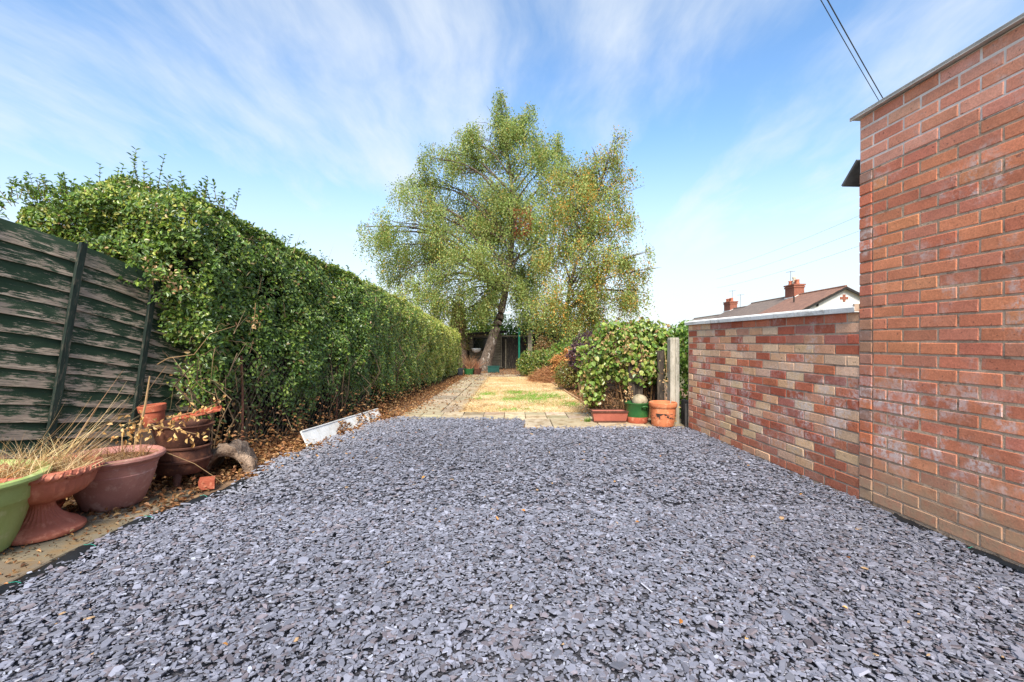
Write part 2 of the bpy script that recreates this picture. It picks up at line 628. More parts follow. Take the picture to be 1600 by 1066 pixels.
# low boundary wall
bw = thing('boundary_wall', 'low garden wall of mixed buff and red bricks with white coping', 'brick wall', CORNER, WALL_ROT)
LW = 2.72
BH = .0645
full = brick_meshes(.2145, BH, .10, 1)
half = brick_meshes(.1015, BH, .10, 2, 4)
RED = [srgb(186, 102, 76), srgb(176, 94, 70), srgb(198, 118, 86), srgb(184, 116, 96)]
BUFF = [srgb(228, 184, 144), srgb(222, 172, 132), srgb(234, 194, 156), srgb(218, 176, 144), srgb(216, 156, 122)]
MB().box((-LW / 2, .0045 + .0515, .64), (LW, .103, 1.29)).build('mortar', MAT['mortar_low'], bw)
for k in range(17):
    z = .012 + PITCH * (k + .5)
    x = -.003
    run = rnd.random() < .5
    first = k % 2 == 0
    pieces = []
    if first:
        pieces.append(.1125)
    while sum(pieces) < LW - .05:
        rest = LW - sum(pieces)
        pieces.append(.225 if rest > .2 else .1125)
    for i, L in enumerate(pieces):
        me = rnd.choice(full if L > .2 else half)
        run = rnd.random() < ((.36 if run else .48) + (.22 if k < 3 else 0))
        col = brick_tone(RED if run else BUFF, None, .1)
        lay(me, bw, MAT['brick_low'], x - L / 2 + .0, .001 + rnd.uniform(-.002, .002), z + rnd.uniform(-.0015, .0015), col, rnd.uniform(-.006, .006))
        x -= L
# coping slabs
cuts = [0, -.29, -.62, -1.1, -1.62, -2.2, -2.74]
cz = .012 + PITCH * 17 + .012
for a, b in zip(cuts[:-1], cuts[1:]):
    c = MB()
    L = a - b - .004
    x0 = (a + b) / 2
    prof = [(-.034, -.004), (-.038, .028), (-.033, .036), (.05, .052), (.135, .036), (.14, -.004)]
    vs = []
    for sx in (-1, 1):
        for (py_, pz_) in prof:
            vs.append((x0 + sx * L / 2, py_ + rnd.uniform(-.0015, .0015), cz - .012 + pz_ + rnd.uniform(-.001, .001)))
    q = len(prof)
    fs = [tuple(range(q)), tuple(range(2 * q - 1, q - 1, -1))]
    for i in range(q):
        j = (i + 1) % q
        fs.append((i, i + q, j + q, j))
    c.add(vs, fs).build('coping_slab', MAT['coping'], bw)
MB().box((-.008, .05, cz + .014), (.014, .17, .05)).build('coping_end', MAT['mortar_low'], bw)

# tall brick outbuilding
ob = thing('brick_outbuilding', 'tall red brick flat roofed outbuilding beside the slate drive', 'building', CORNER, WALL_ROT)
HB = 2.59
NC = 34
z0 = HB - NC * PITCH
PIER = .107
bfull = brick_meshes(.2135, .0640, .10, 3, 8, .0016)
bhalf = brick_meshes(.1005, .0640, .10, 4, 5, .0016)
RB = [srgb(216, 136, 100), srgb(212, 132, 98), srgb(222, 142, 102), srgb(206, 130, 102), srgb(200, 122, 92)]
RT = [srgb(220, 150, 122), srgb(214, 142, 114), srgb(226, 160, 134)]
RP = [srgb(212, 128, 94), srgb(206, 122, 92), srgb(198, 122, 96), srgb(186, 134, 108), srgb(164, 122, 102)]
TOPN = 5
zt = HB - TOPN * PITCH
# masonry body: front skin as mortar, rear as a block
MB().box((2.6 + .108, .0022 + .06, zt / 2), (5.2, .12, zt)).build('mortar', MAT['mortar_old'], ob)
MB().box((.052, .0035 + .06, zt / 2), (.104, .117, zt - .002)).build('mortar', MAT['mortar_low'], ob)
MB().box((2.65, .0030 + .06, (zt + HB) / 2 + .001), (5.296, .12, HB - zt - .004)).build('mortar', MAT['mortar_new'], ob)
MB().box((2.652, .135 + 1.3, HB / 2 - .02), (5.28, 2.6, HB - .06)).build('wall', MAT['mortar_old'], ob)
VIS = 1.55      # bricks one by one as far as the picture reaches, the rest joined
rest = MB()
for k in range(NC):
    z = z0 + PITCH * (k + .5)
    top = k >= NC - TOPN
    x = .0 if top else PIER
    off = -.0005
    pieces = []
    if top:
        pieces = [.1125] if k % 2 else []
    else:
        pieces = [.1125] if k % 2 else []
    while sum(pieces) < 5.1:
        pieces.append(.225)
    for L in pieces:
        if x < VIS:
            me = rnd.choice(bfull if L > .2 else bhalf)
            tone = brick_tone(RT if top else RB, None, .08)
            lay(me, ob, MAT['brick_top'] if top else MAT['brick_big'], x + L / 2, off + rnd.uniform(-.0018, .0018), z + rnd.uniform(-.0012, .0012), tone, rnd.uniform(-.005, .005))
        else:
            rest.box((x + L / 2, .05, z), (L - .011, .101, .064))
        x += L
    if not top:
        lay(rnd.choice(bhalf), ob, MAT['brick_big'], .0515, -.003 + rnd.uniform(-.0015, .0015), z + rnd.uniform(-.0015, .0015), brick_tone(RP), rnd.uniform(-.01, .01))
ro = rest.build('brick_courses', MAT['brick_big'], ob, kind='stuff')
ro.color = (*srgb(182, 90, 68), 1)
# roof edge
MB().box((2.62, .02, HB + .012), (5.32, .11, .016)).box((2.62, -.03, HB + .011), (5.33, .010, .022)).build('roof_edge_trim', MAT['flashing'], ob)
MB().box((2.65, 1.4, HB + .0), (5.3, 2.66, .03)).build('flat_roof', MAT['dark_timber'], ob)
# little lean-to eave beyond the corner
e = MB()
e.box((-.075, .16, 2.225), (.17, .05, .03), (0, R(-44), 0))
e.box((-.08, .16, 2.25), (.19, .34, .016), (0, R(-44), 0))
e.build('eave', MAT['felt_eave'], ob)
MB().box((-.06, .11, 2.10), (.05, .035, .09)).build('eave_bracket', MAT['flashing'], ob)

# ------------------------------------------------------------------ leaning lap fence on the left
mm, t = new_mat('peeling_green_paint')
cr = m_at = t.n('ShaderNodeAttribute', {'attribute_name': 'Col'})
sepc = mm.node_tree.nodes.new('ShaderNodeSeparateColor')
mm.node_tree.links.new(cr, sepc.inputs[0])
pos = t.n('ShaderNodeTexCoord', out=3)
info = mm.node_tree.nodes.new('ShaderNodeObjectInfo')
offs = t.n('ShaderNodeCombineXYZ', X=t.math('MULTIPLY', info.outputs['Random'], 37.0), Y=0.0, Z=t.math('MULTIPLY', info.outputs['Random'], 11.0))
pos = t.n('ShaderNodeVectorMath', {'operation': 'ADD'}, i0=pos, i1=offs)
st = t.scalev(pos, (5.5, 8, 30))
nA = t.noise(st, 1.6, 10, .78, .3)
nB = t.noise(t.scalev(pos, (2.2, 2, 4)), 1.1, 4, .6)
grain = t.noise(t.scalev(pos, (6, 20, 150)), 1.3, 6, .7, .5)
wear = t.math('ADD', t.math('MULTIPLY', nA, .85), t.math('MULTIPLY', nB, .65))
wear = t.math('ADD', wear, t.math('MULTIPLY', t.math('SUBTRACT', .5, sepc.outputs[0]), .24))
wear = t.math('ADD', wear, t.math('MULTIPLY', t.math('SUBTRACT', grain, .5), .5))
f = t.ramp(wear, .765, .865)
wood = t.mix(t.ramp(grain, .3, .7), srgb(122, 104, 88), srgb(206, 186, 162))
wood = t.mix(t.ramp(nB, .45, .7), wood, srgb(140, 126, 112))
paint = t.mix(t.ramp(nB, .3, .7), srgb(40, 58, 42), srgb(60, 78, 58))
fc = t.mix(f, paint, wood)
MAT['fence'] = finish(mm, t, t.n('ShaderNodeBsdfPrincipled', Base_Color=fc, Roughness=.85, Specular_IOR_Level=.2, Normal=bumpn(t, grain, .6, .006)))
MAT['batten'] = surf('batten_green', srgb(26, 38, 32), srgb(40, 52, 44), 8, .8, .6, 30, .005, c=srgb(84, 78, 66), stretch=(3, 3, .6))

AL = R(9.2)
dh = Vector((.2, 1, 0)).normalized()
fd = dh * math.cos(AL) - Vector((0, 0, 1)) * math.sin(AL)
fu = dh * math.sin(AL) + Vector((0, 0, 1)) * math.cos(AL)
fn_ = fu.cross(fd)
P0 = Vector((-3.22, 3.0, 1.862))
fence = thing('lap_fence', 'leaning timber lap fence with peeling dark green paint', 'fence')
M4 = Matrix((fd, fn_, fu)).transposed().to_4x4()
M4.translation = P0 - fu * 1.78
fence.matrix_world = M4
FT, FP = 1.78, .113


def sag(s, v):
    return -max(0, s - .47) ** 1.6 * .13 * max(0, (v - .6) / 1.2)


for k in range(16):
    vt = FT - k * FP
    vb = vt - FP - .024
    n = 40
    s0, s1 = -1.3, 1.78
    vs, fs, cs = [], [], []
    ph = rnd.uniform(0, 9)
    for i in range(n + 1):
        s_ = s0 + (s1 - s0) * i / n
        wv = .002 * math.sin(4.3 * s_ + ph) + .002 * math.sin(11 * s_ + 2 * ph) + rnd.uniform(-.0015, .0015)
        wt_ = .002 * math.sin(5 * s_ + ph * 3)
        sg = sag(s_, vt)
        bow = .003 * math.sin(3.7 * s_ + ph * 1.7)
        for (v_, y_, c_) in ((vt + wt_ + sg, .004, 1), (vt + wt_ + sg, -.004, 1), ((vt + vb) / 2 + sg, -.011 + bow * .5, .5), (vb + wv + sg, -.019 + bow, 0), (vb + wv + sg, -.008 + bow, 0)):
            vs.append((s_, y_, v_))
            cs.append((c_, c_, c_))
    for i in range(n):
        for j in range(5):
            j2 = (j + 1) % 5
            fs.append((i * 5 + j, i * 5 + j2, (i + 1) * 5 + j2, (i + 1) * 5 + j))
    b = MB()
    b.add(vs, fs)
    b.c = cs
    b.build('board', MAT['fence'], fence)
for s_ in (-.11, .47, 1.05, 1.63):
    b = MB()
    pts = []
    n = 8
    vs, fs = [], []
    for i in range(n + 1):
        v_ = .0 + (FT + .012) * i / n
        w = .022 + rnd.uniform(-.0015, .0015)
        sg = sag(s_, v_)
        for (dx, y_) in ((-w, -.020), (-w, -.046), (w, -.046), (w, -.020)):
            vs.append((s_ + dx + .004 * math.sin(3 * v_), y_ + rnd.uniform(-.001, .001), v_ + sg))
    for i in range(n):
        for j in range(4):
            fs.append((i * 4 + j, i * 4 + (j + 1) % 4, (i + 1) * 4 + (j + 1) % 4, (i + 1) * 4 + j))
    fs += [(0, 1, 2, 3), (n * 4 + 3, n * 4 + 2, n * 4 + 1, n * 4)]
    b.add(vs, fs).build('batten', MAT['batten'], fence)

# ------------------------------------------------------------------ hedge
HX = ([4.05, 5.5, 7, 10, 17.2], [-2.62, -2.36, -2.08, -1.99, -1.86])
HZ = ([4.05, 5, 7, 10, 13, 17.2], [2.36, 2.19, 2.0, 1.85, 1.66, 1.42])


def hx(y):
    return np.interp(y, *HX)


def hz(y):
    return np.interp(y, *HZ)


hedge = thing('privet_hedge', 'long clipped green privet hedge running beside the path', 'hedge', (-2.6, 8, 0))


def hedge_child(o):
    o.parent = hedge
    o.matrix_parent_inverse = Matrix.Translation((2.6, -8, 0))
    return o


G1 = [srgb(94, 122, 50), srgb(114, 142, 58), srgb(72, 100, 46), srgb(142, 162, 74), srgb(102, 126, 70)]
G2 = [srgb(154, 162, 68), srgb(176, 178, 86), srgb(124, 142, 58), srgb(184, 178, 100)]  # natural yellowing plus sunlight put into the top and far-end leaf colours


def hedge_leaves():
    Ps, Ns, Ls, Fa = [], [], [], []
    # garden face
    def face(y0, y1, dens, size):
        n = int(dens * (y1 - y0) * 2.2)
        Y = rng.uniform(y0, y1, n)
        Z = rng.uniform(.0, 1.0, n) * (hz(Y) + .05)
        inside = rng.exponential(.07, n).clip(0, .32)
        bmp = bump_np(Y, Z, 31, 3.2) * .065 + bump_np(Y, Z, 32, 9) * .05
        zf = Z / hz(Y)
        X = hx(Y) + bmp - inside - np.maximum(0, zf - .84) ** 2 * 7.0 - .16 * np.maximum(0, .45 - zf)
        hole = bump_np(Y, Z, 33, 6.5) + bump_np(Y, Z, 34, 15) * .6
        bare = np.interp(Y, [4, 6.2, 8.2, 17], [.62, .50, .24, .12]) + bump_np(Y * 2, Z * 0, 35, 3) * .12
        p = np.where(hole > .85, .25, 1) * np.where(Z < bare, np.clip((Z / bare) ** 2 * .55, .03, 1), 1)
        p = p * np.where((Y < 5.2) & (Z < 1.0), .42, 1)
        k = rng.uniform(0, 1, n) < p
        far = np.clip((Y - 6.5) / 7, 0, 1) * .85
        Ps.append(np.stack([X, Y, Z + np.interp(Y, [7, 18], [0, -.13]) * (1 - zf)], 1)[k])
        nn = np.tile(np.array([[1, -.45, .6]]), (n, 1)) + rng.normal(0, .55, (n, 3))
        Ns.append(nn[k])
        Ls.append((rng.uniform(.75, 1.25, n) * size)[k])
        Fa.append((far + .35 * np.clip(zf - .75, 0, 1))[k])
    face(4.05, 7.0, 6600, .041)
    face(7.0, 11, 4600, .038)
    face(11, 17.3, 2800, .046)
    # top
    def topf(y0, y1, dens, size, width=1.6):
        n = int(dens * (y1 - y0) * width)
        Y = rng.uniform(y0, y1, n)
        W = rng.uniform(0, 1, n) ** 1.5 * width
        X = hx(Y) - .1 - W
        Z = hz(Y) + bump_np(X, Y, 36, 4) * .05 + bump_np(X, Y, 37, 11) * .03 - rng.exponential(.05, n) + W * .08
        Ps.append(np.stack([X, Y, Z], 1))
        Ns.append(np.tile(np.array([[.25, -.2, 1]]), (n, 1)) + rng.normal(0, .5, (n, 3)))
        Ls.append(rng.uniform(.75, 1.25, n) * size)
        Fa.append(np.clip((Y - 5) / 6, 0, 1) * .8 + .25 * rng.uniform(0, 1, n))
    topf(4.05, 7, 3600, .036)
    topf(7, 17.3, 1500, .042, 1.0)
    # near end, beyond and over the fence
    n = 24000
    X = rng.uniform(-4.55, -2.6, n)
    edge = np.clip((X + 4.55) / .5, 0, 1)
    topz = 2.42 + .06 * np.sin(5 * X) + .05 * np.sin(13 * X + 1) - .5 * (1 - edge) ** 2 - .1 * np.clip((X + 3.0) / .4, 0, 1)
    fz = np.where(X < -2.98, 1.38, .5)
    Z = fz + (topz - fz) * rng.uniform(0, 1, n) ** .8
    bm = bump_np(X, Z, 41, 4) * .11 + bump_np(X, Z, 42, 10) * .07
    Y = 4.1 + bm + rng.exponential(.09, n).clip(0, .4) - .22 * np.clip((Z - 1.6) / .5, 0, 1) * (X > -3.6) + np.maximum(0, Z - topz + .25) ** 2 * 3
    hole = bump_np(X, Z, 43, 8)
    k = rng.uniform(0, 1, n) < np.where(hole > .75, .2, 1) * np.where(Z < 1.05, .35, 1)
    Ps.append(np.stack([X, Y, Z], 1)[k])
    Ns.append((np.tile(np.array([[.2, -1, .45]]), (n, 1)) + rng.normal(0, .6, (n, 3)))[k])
    Ls.append((rng.uniform(.7, 1.3, n) * .036)[k])
    Fa.append((.12 + .25 * rng.uniform(0, 1, n) * (Z > 2.0))[k])
    P, N, L, fa = np.concatenate(Ps), unit(np.concatenate(Ns)), np.concatenate(Ls), np.concatenate(Fa)
    n = len(P)
    D = rng.normal(size=(n, 3)) + np.array([[.3, -.1, .55]])
    D = D - N * np.sum(D * N, 1, keepdims=True)
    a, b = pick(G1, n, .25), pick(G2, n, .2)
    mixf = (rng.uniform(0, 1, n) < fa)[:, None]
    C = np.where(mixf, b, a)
    dry = rng.uniform(0, 1, n) < .018
    C[dry] = pick([srgb(186, 158, 112), srgb(168, 128, 84)], int(dry.sum()))
    W = L * rng.uniform(.5, .66, n)
    a = P[:, 1] < 7.0
    b = ~a
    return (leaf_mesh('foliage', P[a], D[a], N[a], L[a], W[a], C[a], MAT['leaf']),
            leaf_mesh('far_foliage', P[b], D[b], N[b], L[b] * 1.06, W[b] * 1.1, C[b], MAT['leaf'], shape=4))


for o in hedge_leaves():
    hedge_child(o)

# shoots standing out of the hedge top and end, with leaves in pairs
def shoots(spec, name='shoot', cols=G1, size=.042):
    tw = MB()
    P, D, N = [], [], []
    for (b, d, ln) in spec:
        b, d = Vector(b), Vector(d).normalized()
        pts = []
        n = max(4, int(ln / .03))
        side = Vector((rnd.uniform(-1, 1), rnd.uniform(-1, 1), rnd.uniform(-.3, .3)))
        for i in range(n + 1):
            q = i / n
            p = b + d * ln * q + side * (.12 * ln * q * q)
            pts.append(p)
            if i > 0:
                for sgn in (-1, 1):
                    s_ = d.cross(Vector((rnd.uniform(-1, 1), rnd.uniform(-1, 1), rnd.uniform(-1, 1)))).normalized()
                    P.append(p); D.append(s_ * .9 + d * .6); N.append(d * .6 + Vector((0, 0, .7)) + side * .2)
        tw.tube(pts, [.003 * (1 - .7 * i / n) + .0006 for i in range(n + 1)], 3, srgb(98, 84, 58))
    P, D, N = (np.array([tuple(a) for a in q]) for q in (P, D, N))
    n = len(P)
    L = rng.uniform(.6, 1.15, n) * size
    o1 = leaf_mesh(name + '_leaves', P, D, unit(N), L, L * .5, pick(cols, n), MAT['leaf'])
    o2 = tw.build(name + '_stems', MAT['twig'], kind='stuff')
    return o1, o2


spec = []
for i in range(150):
    x = rnd.uniform(-4.4, -2.65)
    spec.append(((x, rnd.uniform(3.95, 4.7), 2.3 + rnd.uniform(-.05, .06)), (rnd.uniform(-.5, .5), rnd.uniform(-.5, .3), 1), rnd.uniform(.08, .24)))
for (x, l) in ((-3.28, .36), (-3.2, .30), (-3.05, .32), (-3.4, .26)):
    spec.append(((x, 4.1, 2.35), (rnd.uniform(.0, .4), -.2, 1), l))
for i in range(60):
    y = rnd.uniform(4.2, 7.5)
    spec.append(((float(hx(y)) - rnd.uniform(.1, .6), y, float(hz(y)) - .02), (rnd.uniform(-.4, .4), rnd.uniform(-.3, .3), 1), rnd.uniform(.06, .16)))
for i in range(170):      # loose sprays breaking the clipped faces
    if i % 2:
        y = 4.1 + 4.5 * rnd.random() ** 1.4
        z = rnd.uniform(.7, float(hz(y)))
        spec.append(((float(hx(y)) - .06, y, z), (1, rnd.uniform(-.9, .5), rnd.uniform(-.3, .9)), rnd.uniform(.08, .2)))
    else:
        spec.append(((rnd.uniform(-4.3, -2.65), 4.0, rnd.uniform(1.5, 2.35)), (rnd.uniform(-.6, .8), -1, rnd.uniform(-.4, .8)), rnd.uniform(.1, .26)))
for i in range(46):      # over the fence top
    t_ = rnd.uniform(.55, 1.3)
    spec.append(((-3.22 + .2 * t_ + rnd.uniform(-.02, .25), 3.0 + t_ - rnd.uniform(0, .12), 1.70 - .2 * t_ + rnd.uniform(-.05, .45)), (rnd.uniform(-.2, .9), rnd.uniform(-1, -.1), rnd.uniform(-.6, .5)), rnd.uniform(.12, .28)))
for i in range(8):       # the long spray at the far left
    spec.append(((-4.35, 4.1, 2.22), (-.75 + rnd.uniform(-.25, .1), -.1, .9 + rnd.uniform(-.35, .1)), rnd.uniform(.25, .52)))
spec.append(((-4.3, 4.1, 2.25), (-.55, -.05, .75), .62))
for i in range(16):
    spec.append(((-4.4 - rnd.uniform(0, .5), 4.15, 1.9 + rnd.uniform(-.1, .2)), (-.9, rnd.uniform(-.3, .3), rnd.uniform(-.1, .6)), rnd.uniform(.15, .35)))
for o in shoots(spec):
    hedge_child(o)

# dark woody inside
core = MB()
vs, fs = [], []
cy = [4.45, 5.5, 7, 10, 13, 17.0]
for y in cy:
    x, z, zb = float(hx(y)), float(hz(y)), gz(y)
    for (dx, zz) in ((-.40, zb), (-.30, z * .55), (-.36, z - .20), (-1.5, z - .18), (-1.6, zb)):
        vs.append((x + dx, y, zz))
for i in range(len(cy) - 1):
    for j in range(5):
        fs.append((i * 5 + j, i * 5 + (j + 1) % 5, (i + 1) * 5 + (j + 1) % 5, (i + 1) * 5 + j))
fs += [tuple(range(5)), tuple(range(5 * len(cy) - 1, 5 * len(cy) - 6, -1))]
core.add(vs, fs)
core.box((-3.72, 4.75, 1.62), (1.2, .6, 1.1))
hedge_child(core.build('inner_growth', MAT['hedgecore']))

# stems along the base
for i in range(120):
    y = 4.15 + 6.5 * rnd.random() ** 1.6
    x = float(hx(y)) - rnd.uniform(.08, .36)
    h = rnd.uniform(.55, 1.1)
    lean = rnd.uniform(-.35, .35)
    st_ = MB()
    pts = [(x + rnd.uniform(-.03, .03) * j + .05 * j * rnd.random(), y + lean * h * j / 5, gz(y) - .02 + h * j / 5) for j in range(6)]
    r0 = rnd.uniform(.005, .014)
    st_.tube(pts, [r0 * (1 - .12 * j) for j in range(6)], 5, brick_tone([srgb(104, 88, 68), srgb(128, 110, 86), srgb(84, 70, 56)]))
    hedge_child(st_.build('stem', MAT['twig']))
# loose dead twigs hanging out near the fence end
tw = MB()
for i in range(44):
    x0 = rnd.uniform(-3.0, -2.45); y0 = rnd.uniform(3.95, 4.6); z0_ = rnd.uniform(.1, 1.2)
    d = Vector((rnd.uniform(-.6, .8), rnd.uniform(-.7, .2), rnd.uniform(-.6, .8)))
    ln = rnd.uniform(.2, .6)
    tw.tube([(x0 + d.x * ln * q, y0 + d.y * ln * q, max(.02, z0_ + d.z * ln * q - .2 * q * q * ln + .03 * math.sin(5 * q + i))) for q in (0, .25, .5, .75, 1)], [.003, .0026, .0022, .0016, .0008], 4, brick_tone([srgb(124, 102, 76), srgb(92, 76, 58)]))
for i in range(260):
    y = 4.3 + 8 * rnd.random() ** 1.5
    z1 = rnd.uniform(.1, .95) * float(hz(y))
    x = float(hx(y)) - rnd.uniform(-.03, .12)
    d = Vector((rnd.uniform(-.1, .3), rnd.uniform(-1, 1), rnd.uniform(-.4, 1))).normalized()
    ln = rnd.uniform(.12, .34)
    tw.tube([Vector((x, y, z1)) + d * ln * q for q in (0, .5, 1)], [.0032, .0026, .001], 3, brick_tone([srgb(150, 128, 98), srgb(118, 98, 72)]))
hedge_child(tw.build('dead_twigs', MAT['twig'], kind='stuff'))

# ------------------------------------------------------------------ chain link wire at the hedge base
MAT['wire'] = surf('galvanised_wire', srgb(74, 72, 64), srgb(56, 52, 46), 9, .6, .1, 50, .001)
MAT['rust'] = surf('rusty_iron', srgb(92, 58, 44), srgb(70, 44, 36), 9, .85, .6, 60, .003, c=srgb(116, 74, 52))
clf = thing('chain_link_fence', 'rusty stakes and chain link wire at the foot of the hedge', 'wire fence', (-2.5, 4.4, 0))
wm = MB()


def cl_pt(s, z):
    y = 4.4 + s
    return (float(hx(y)) + .02 + .5 * .0, y, z)


SP = .055
q = -0.9
while q < 3.2:
    for sg in (1, -1):
        a, b = (q, .03), (q + .9 * .8 * sg, .93)
        s0_, s1_ = a[0], b[0]
        n = 8
        pts = []
        for i in range(n + 1):
            s_ = s0_ + (s1_ - s0_) * i / n
            if -.1 < s_ < 2.6:
                pts.append(cl_pt(s_, .03 + .9 * i / n))
        if len(pts) > 1:
            wm.tube(pts, .0007, 3, None, False)
    q += SP
o = wm.build('wire_mesh', MAT['wire'], kind='stuff')
o.parent = clf; o.matrix_parent_inverse = Matrix.Translation((2.5, -4.4, 0))
for s_ in (.12, 1.75):
    p = cl_pt(s_, 0)
    o = MB().tube([(p[0] - .045, p[1], -.05), (p[0] - .04, p[1] + .01, .5), (p[0] - .05, p[1], .95)], .011, 6).build('stake', MAT['rust'])
    o.parent = clf; o.matrix_parent_inverse = Matrix.Translation((2.5, -4.4, 0))

# ------------------------------------------------------------------ paving
def slab_mesh(w, d, h=.045, seed=0):
    r = random.Random(seed)
    b = .006
    vs = []
    for (z, ins) in ((-h, 0), (-b, 0), (0, b)):
        for (sx, sy) in ((-1, -1), (1, -1), (1, 1), (-1, 1)):
            vs.append((sx * (w / 2 - ins) + r.uniform(-.003, .003), sy * (d / 2 - ins) + r.uniform(-.003, .003), z))
    fs = [(8, 9, 10, 11)]
    for a in (0, 4):
        for k in range(4):
            k2 = (k + 1) % 4
            fs.append((a + k, a + k2, a + 4 + k2, a + 4 + k))
    me = bpy.data.meshes.new('slab')
    me.from_pydata(vs, [], fs)
    return me


mm, t = new_mat('concrete_slab')
info = mm.node_tree.nodes.new('ShaderNodeObjectInfo')
pos = t.n('ShaderNodeNewGeometry')
a = t.noise(pos, 3.3, 6, .65)
b = t.noise(pos, 75, 4, .7)
c = t.mix(.8, info.outputs['Color'], t.mix(a, (.6, .58, .55), (1.36, 1.36, 1.34)), 'MULTIPLY')
c = t.mix(t.math('MULTIPLY', t.ramp(t.noise(pos, 7, 6, .7), .46, .66), .8), c, srgb(126, 100, 66))
c = t.mix(.35, c, t.mix(b, (.6, .6, .6), (1.4, 1.4, 1.4)), 'MULTIPLY')
MAT['slab_o'] = finish(mm, t, t.n('ShaderNodeBsdfPrincipled', Base_Color=c, Roughness=.9, Specular_IOR_Level=.2, Normal=bumpn(t, b, .35, .004)))
SC = [srgb(178, 162, 134), srgb(168, 152, 126), srgb(188, 172, 144), srgb(158, 144, 120)]
SCG = [srgb(166, 152, 128), srgb(176, 160, 134), srgb(152, 140, 120)]


def slab(parent, w, d, x, y, cols, rz=0.0, lift=0.0):
    me = slab_mesh(w, d, .045, rnd.randrange(9999))
    me.materials.append(MAT['slab_o'])
    o = bpy.data.objects.new('slab', me)
    o.location = (x, y, gz(y) + .016 + lift + rnd.uniform(-.003, .003))
    o.rotation_euler = (rnd.uniform(-.006, .006), rnd.uniform(-.006, .006), rz + rnd.uniform(-.008, .008))
    o.color = (*brick_tone(cols), 1)
    o.parent = parent
    COL.objects.link(o)


def struct_empty(name, label):
    o = bpy.data.objects.new(name, None)
    o['kind'] = 'structure'
    o['label'] = label
    COL.objects.link(o)
    return o


pav = struct_empty('slab_paving', 'rows of pale paving slabs between the slate and the lawn')
x = -1.62
while x < 1.45:
    w = .302
    slab(pav, w - .008, .27, x + w / 2, 7.07, SC)
    slab(pav, w - .008, .26, x + w / 2, 6.79, SC)
    x += w
x = .16
for w in (.36, .6, .6, .62):
    slab(pav, w - .012, .60, x + w / 2, 6.32, SC)
    x += w
path = struct_empty('garden_path', 'two strips of grey slabs leading to the shed')
y = 7.22
while y < 17.6:
    d = .60
    slab(path, .47, d - .012, -1.33, y + d / 2, SCG)
    y += d
y = 7.22
while y < 17.6:
    d = .75
    slab(path, .31, d - .012, -.925, y + d / 2, SCG)
    y += d
x = -.75
while x < 1.0:
    slab(path, .44, .6, x + .22, 16.0, SCG, lift=-.004)
    slab(path, .44, .6, x + .22, 16.62, SCG, lift=-.004)
    x += .45

# slabs and stones under the pots on the left
edge = struct_empty('border_paving', 'weathered stone slabs under the plant pots')
for (x, y, w, d, rz) in ((-2.62, 2.02, .74, .62, .05), (-2.66, 2.66, .78, .60, -.04), (-2.60, 3.22, .66, .48, .06), (-2.44, 2.98, .34, .2, .3), (-3.05, 2.5, .4, .6, .02)):
    slab(edge, w, d, x, y, [srgb(132, 120, 102), srgb(118, 108, 92)], rz, -.004)

# lawn
rows = [(y, -.755, float(np.interp(y, [7.2, 9, 12, 14.6, 15.6], [1.27, 1.2, 1.12, .95, .7]))) for y in lin(7.205, 15.65, 34)]
sheet('lawn', rows, MAT['lawn'], 'dried out straw coloured lawn with green patches', dz=.016, amp=.008)


def lawn_grass():
    n = 46000
    Y = 7.22 + 8.4 * rng.uniform(0, 1, n) ** 1.25
    x1 = np.interp(Y, [7.2, 9, 12, 14.6, 15.6], [1.27, 1.2, 1.12, .95, .7])
    X = -.80 + (x1 + .84) * rng.uniform(0, 1, n) + rng.normal(0, .03, n)
    green = np.zeros(n)
    for (cx, cy_, rx, ry) in ((.42, 9.4, .38, .9), (.05, 8.9, .3, .35), (-.52, 9.9, .17, .45), (-.62, 9.1, .08, .2), (1.0, 8.2, .17, .28), (.75, 9.6, .3, .6), (.05, 7.45, .25, .12), (.1, 10.3, .25, .4)):
        green = np.maximum(green, np.exp(-(((X - cx) / rx) ** 2 + ((Y - cy_) / ry) ** 2)))
    g = rng.uniform(0, 1, n) < green * (.85 + .4 * bump_np(X, Y, 51, 14)) * .95
    C = pick([srgb(212, 184, 136), srgb(224, 200, 156), srgb(194, 162, 114), srgb(172, 142, 98)], n)
    bare = bump_np(X, Y, 53, 5) + .7 * bump_np(X, Y, 54, 13) > .55
    C[bare] *= np.array([.74, .68, .62])
    C[g] = pick([srgb(110, 156, 52), srgb(132, 168, 66), srgb(92, 138, 46)], int(g.sum()))
    Z = np.array([gz(v) for v in Y]) + .014
    D = rng.normal(0, .9, (n, 3)); D[:, 2] = np.where(g, 1.0, .55)
    L = np.where(g, rng.uniform(.03, .075, n), rng.uniform(.025, .06, n))
    return blade_mesh('grass_blades', np.stack([X, Y, Z], 1), D, L, .006, C, MAT['straw'], None, 'stuff', .5, 1)


tag(lawn_grass(), 'short dry grass blades with fresh green tufts', 'grass')
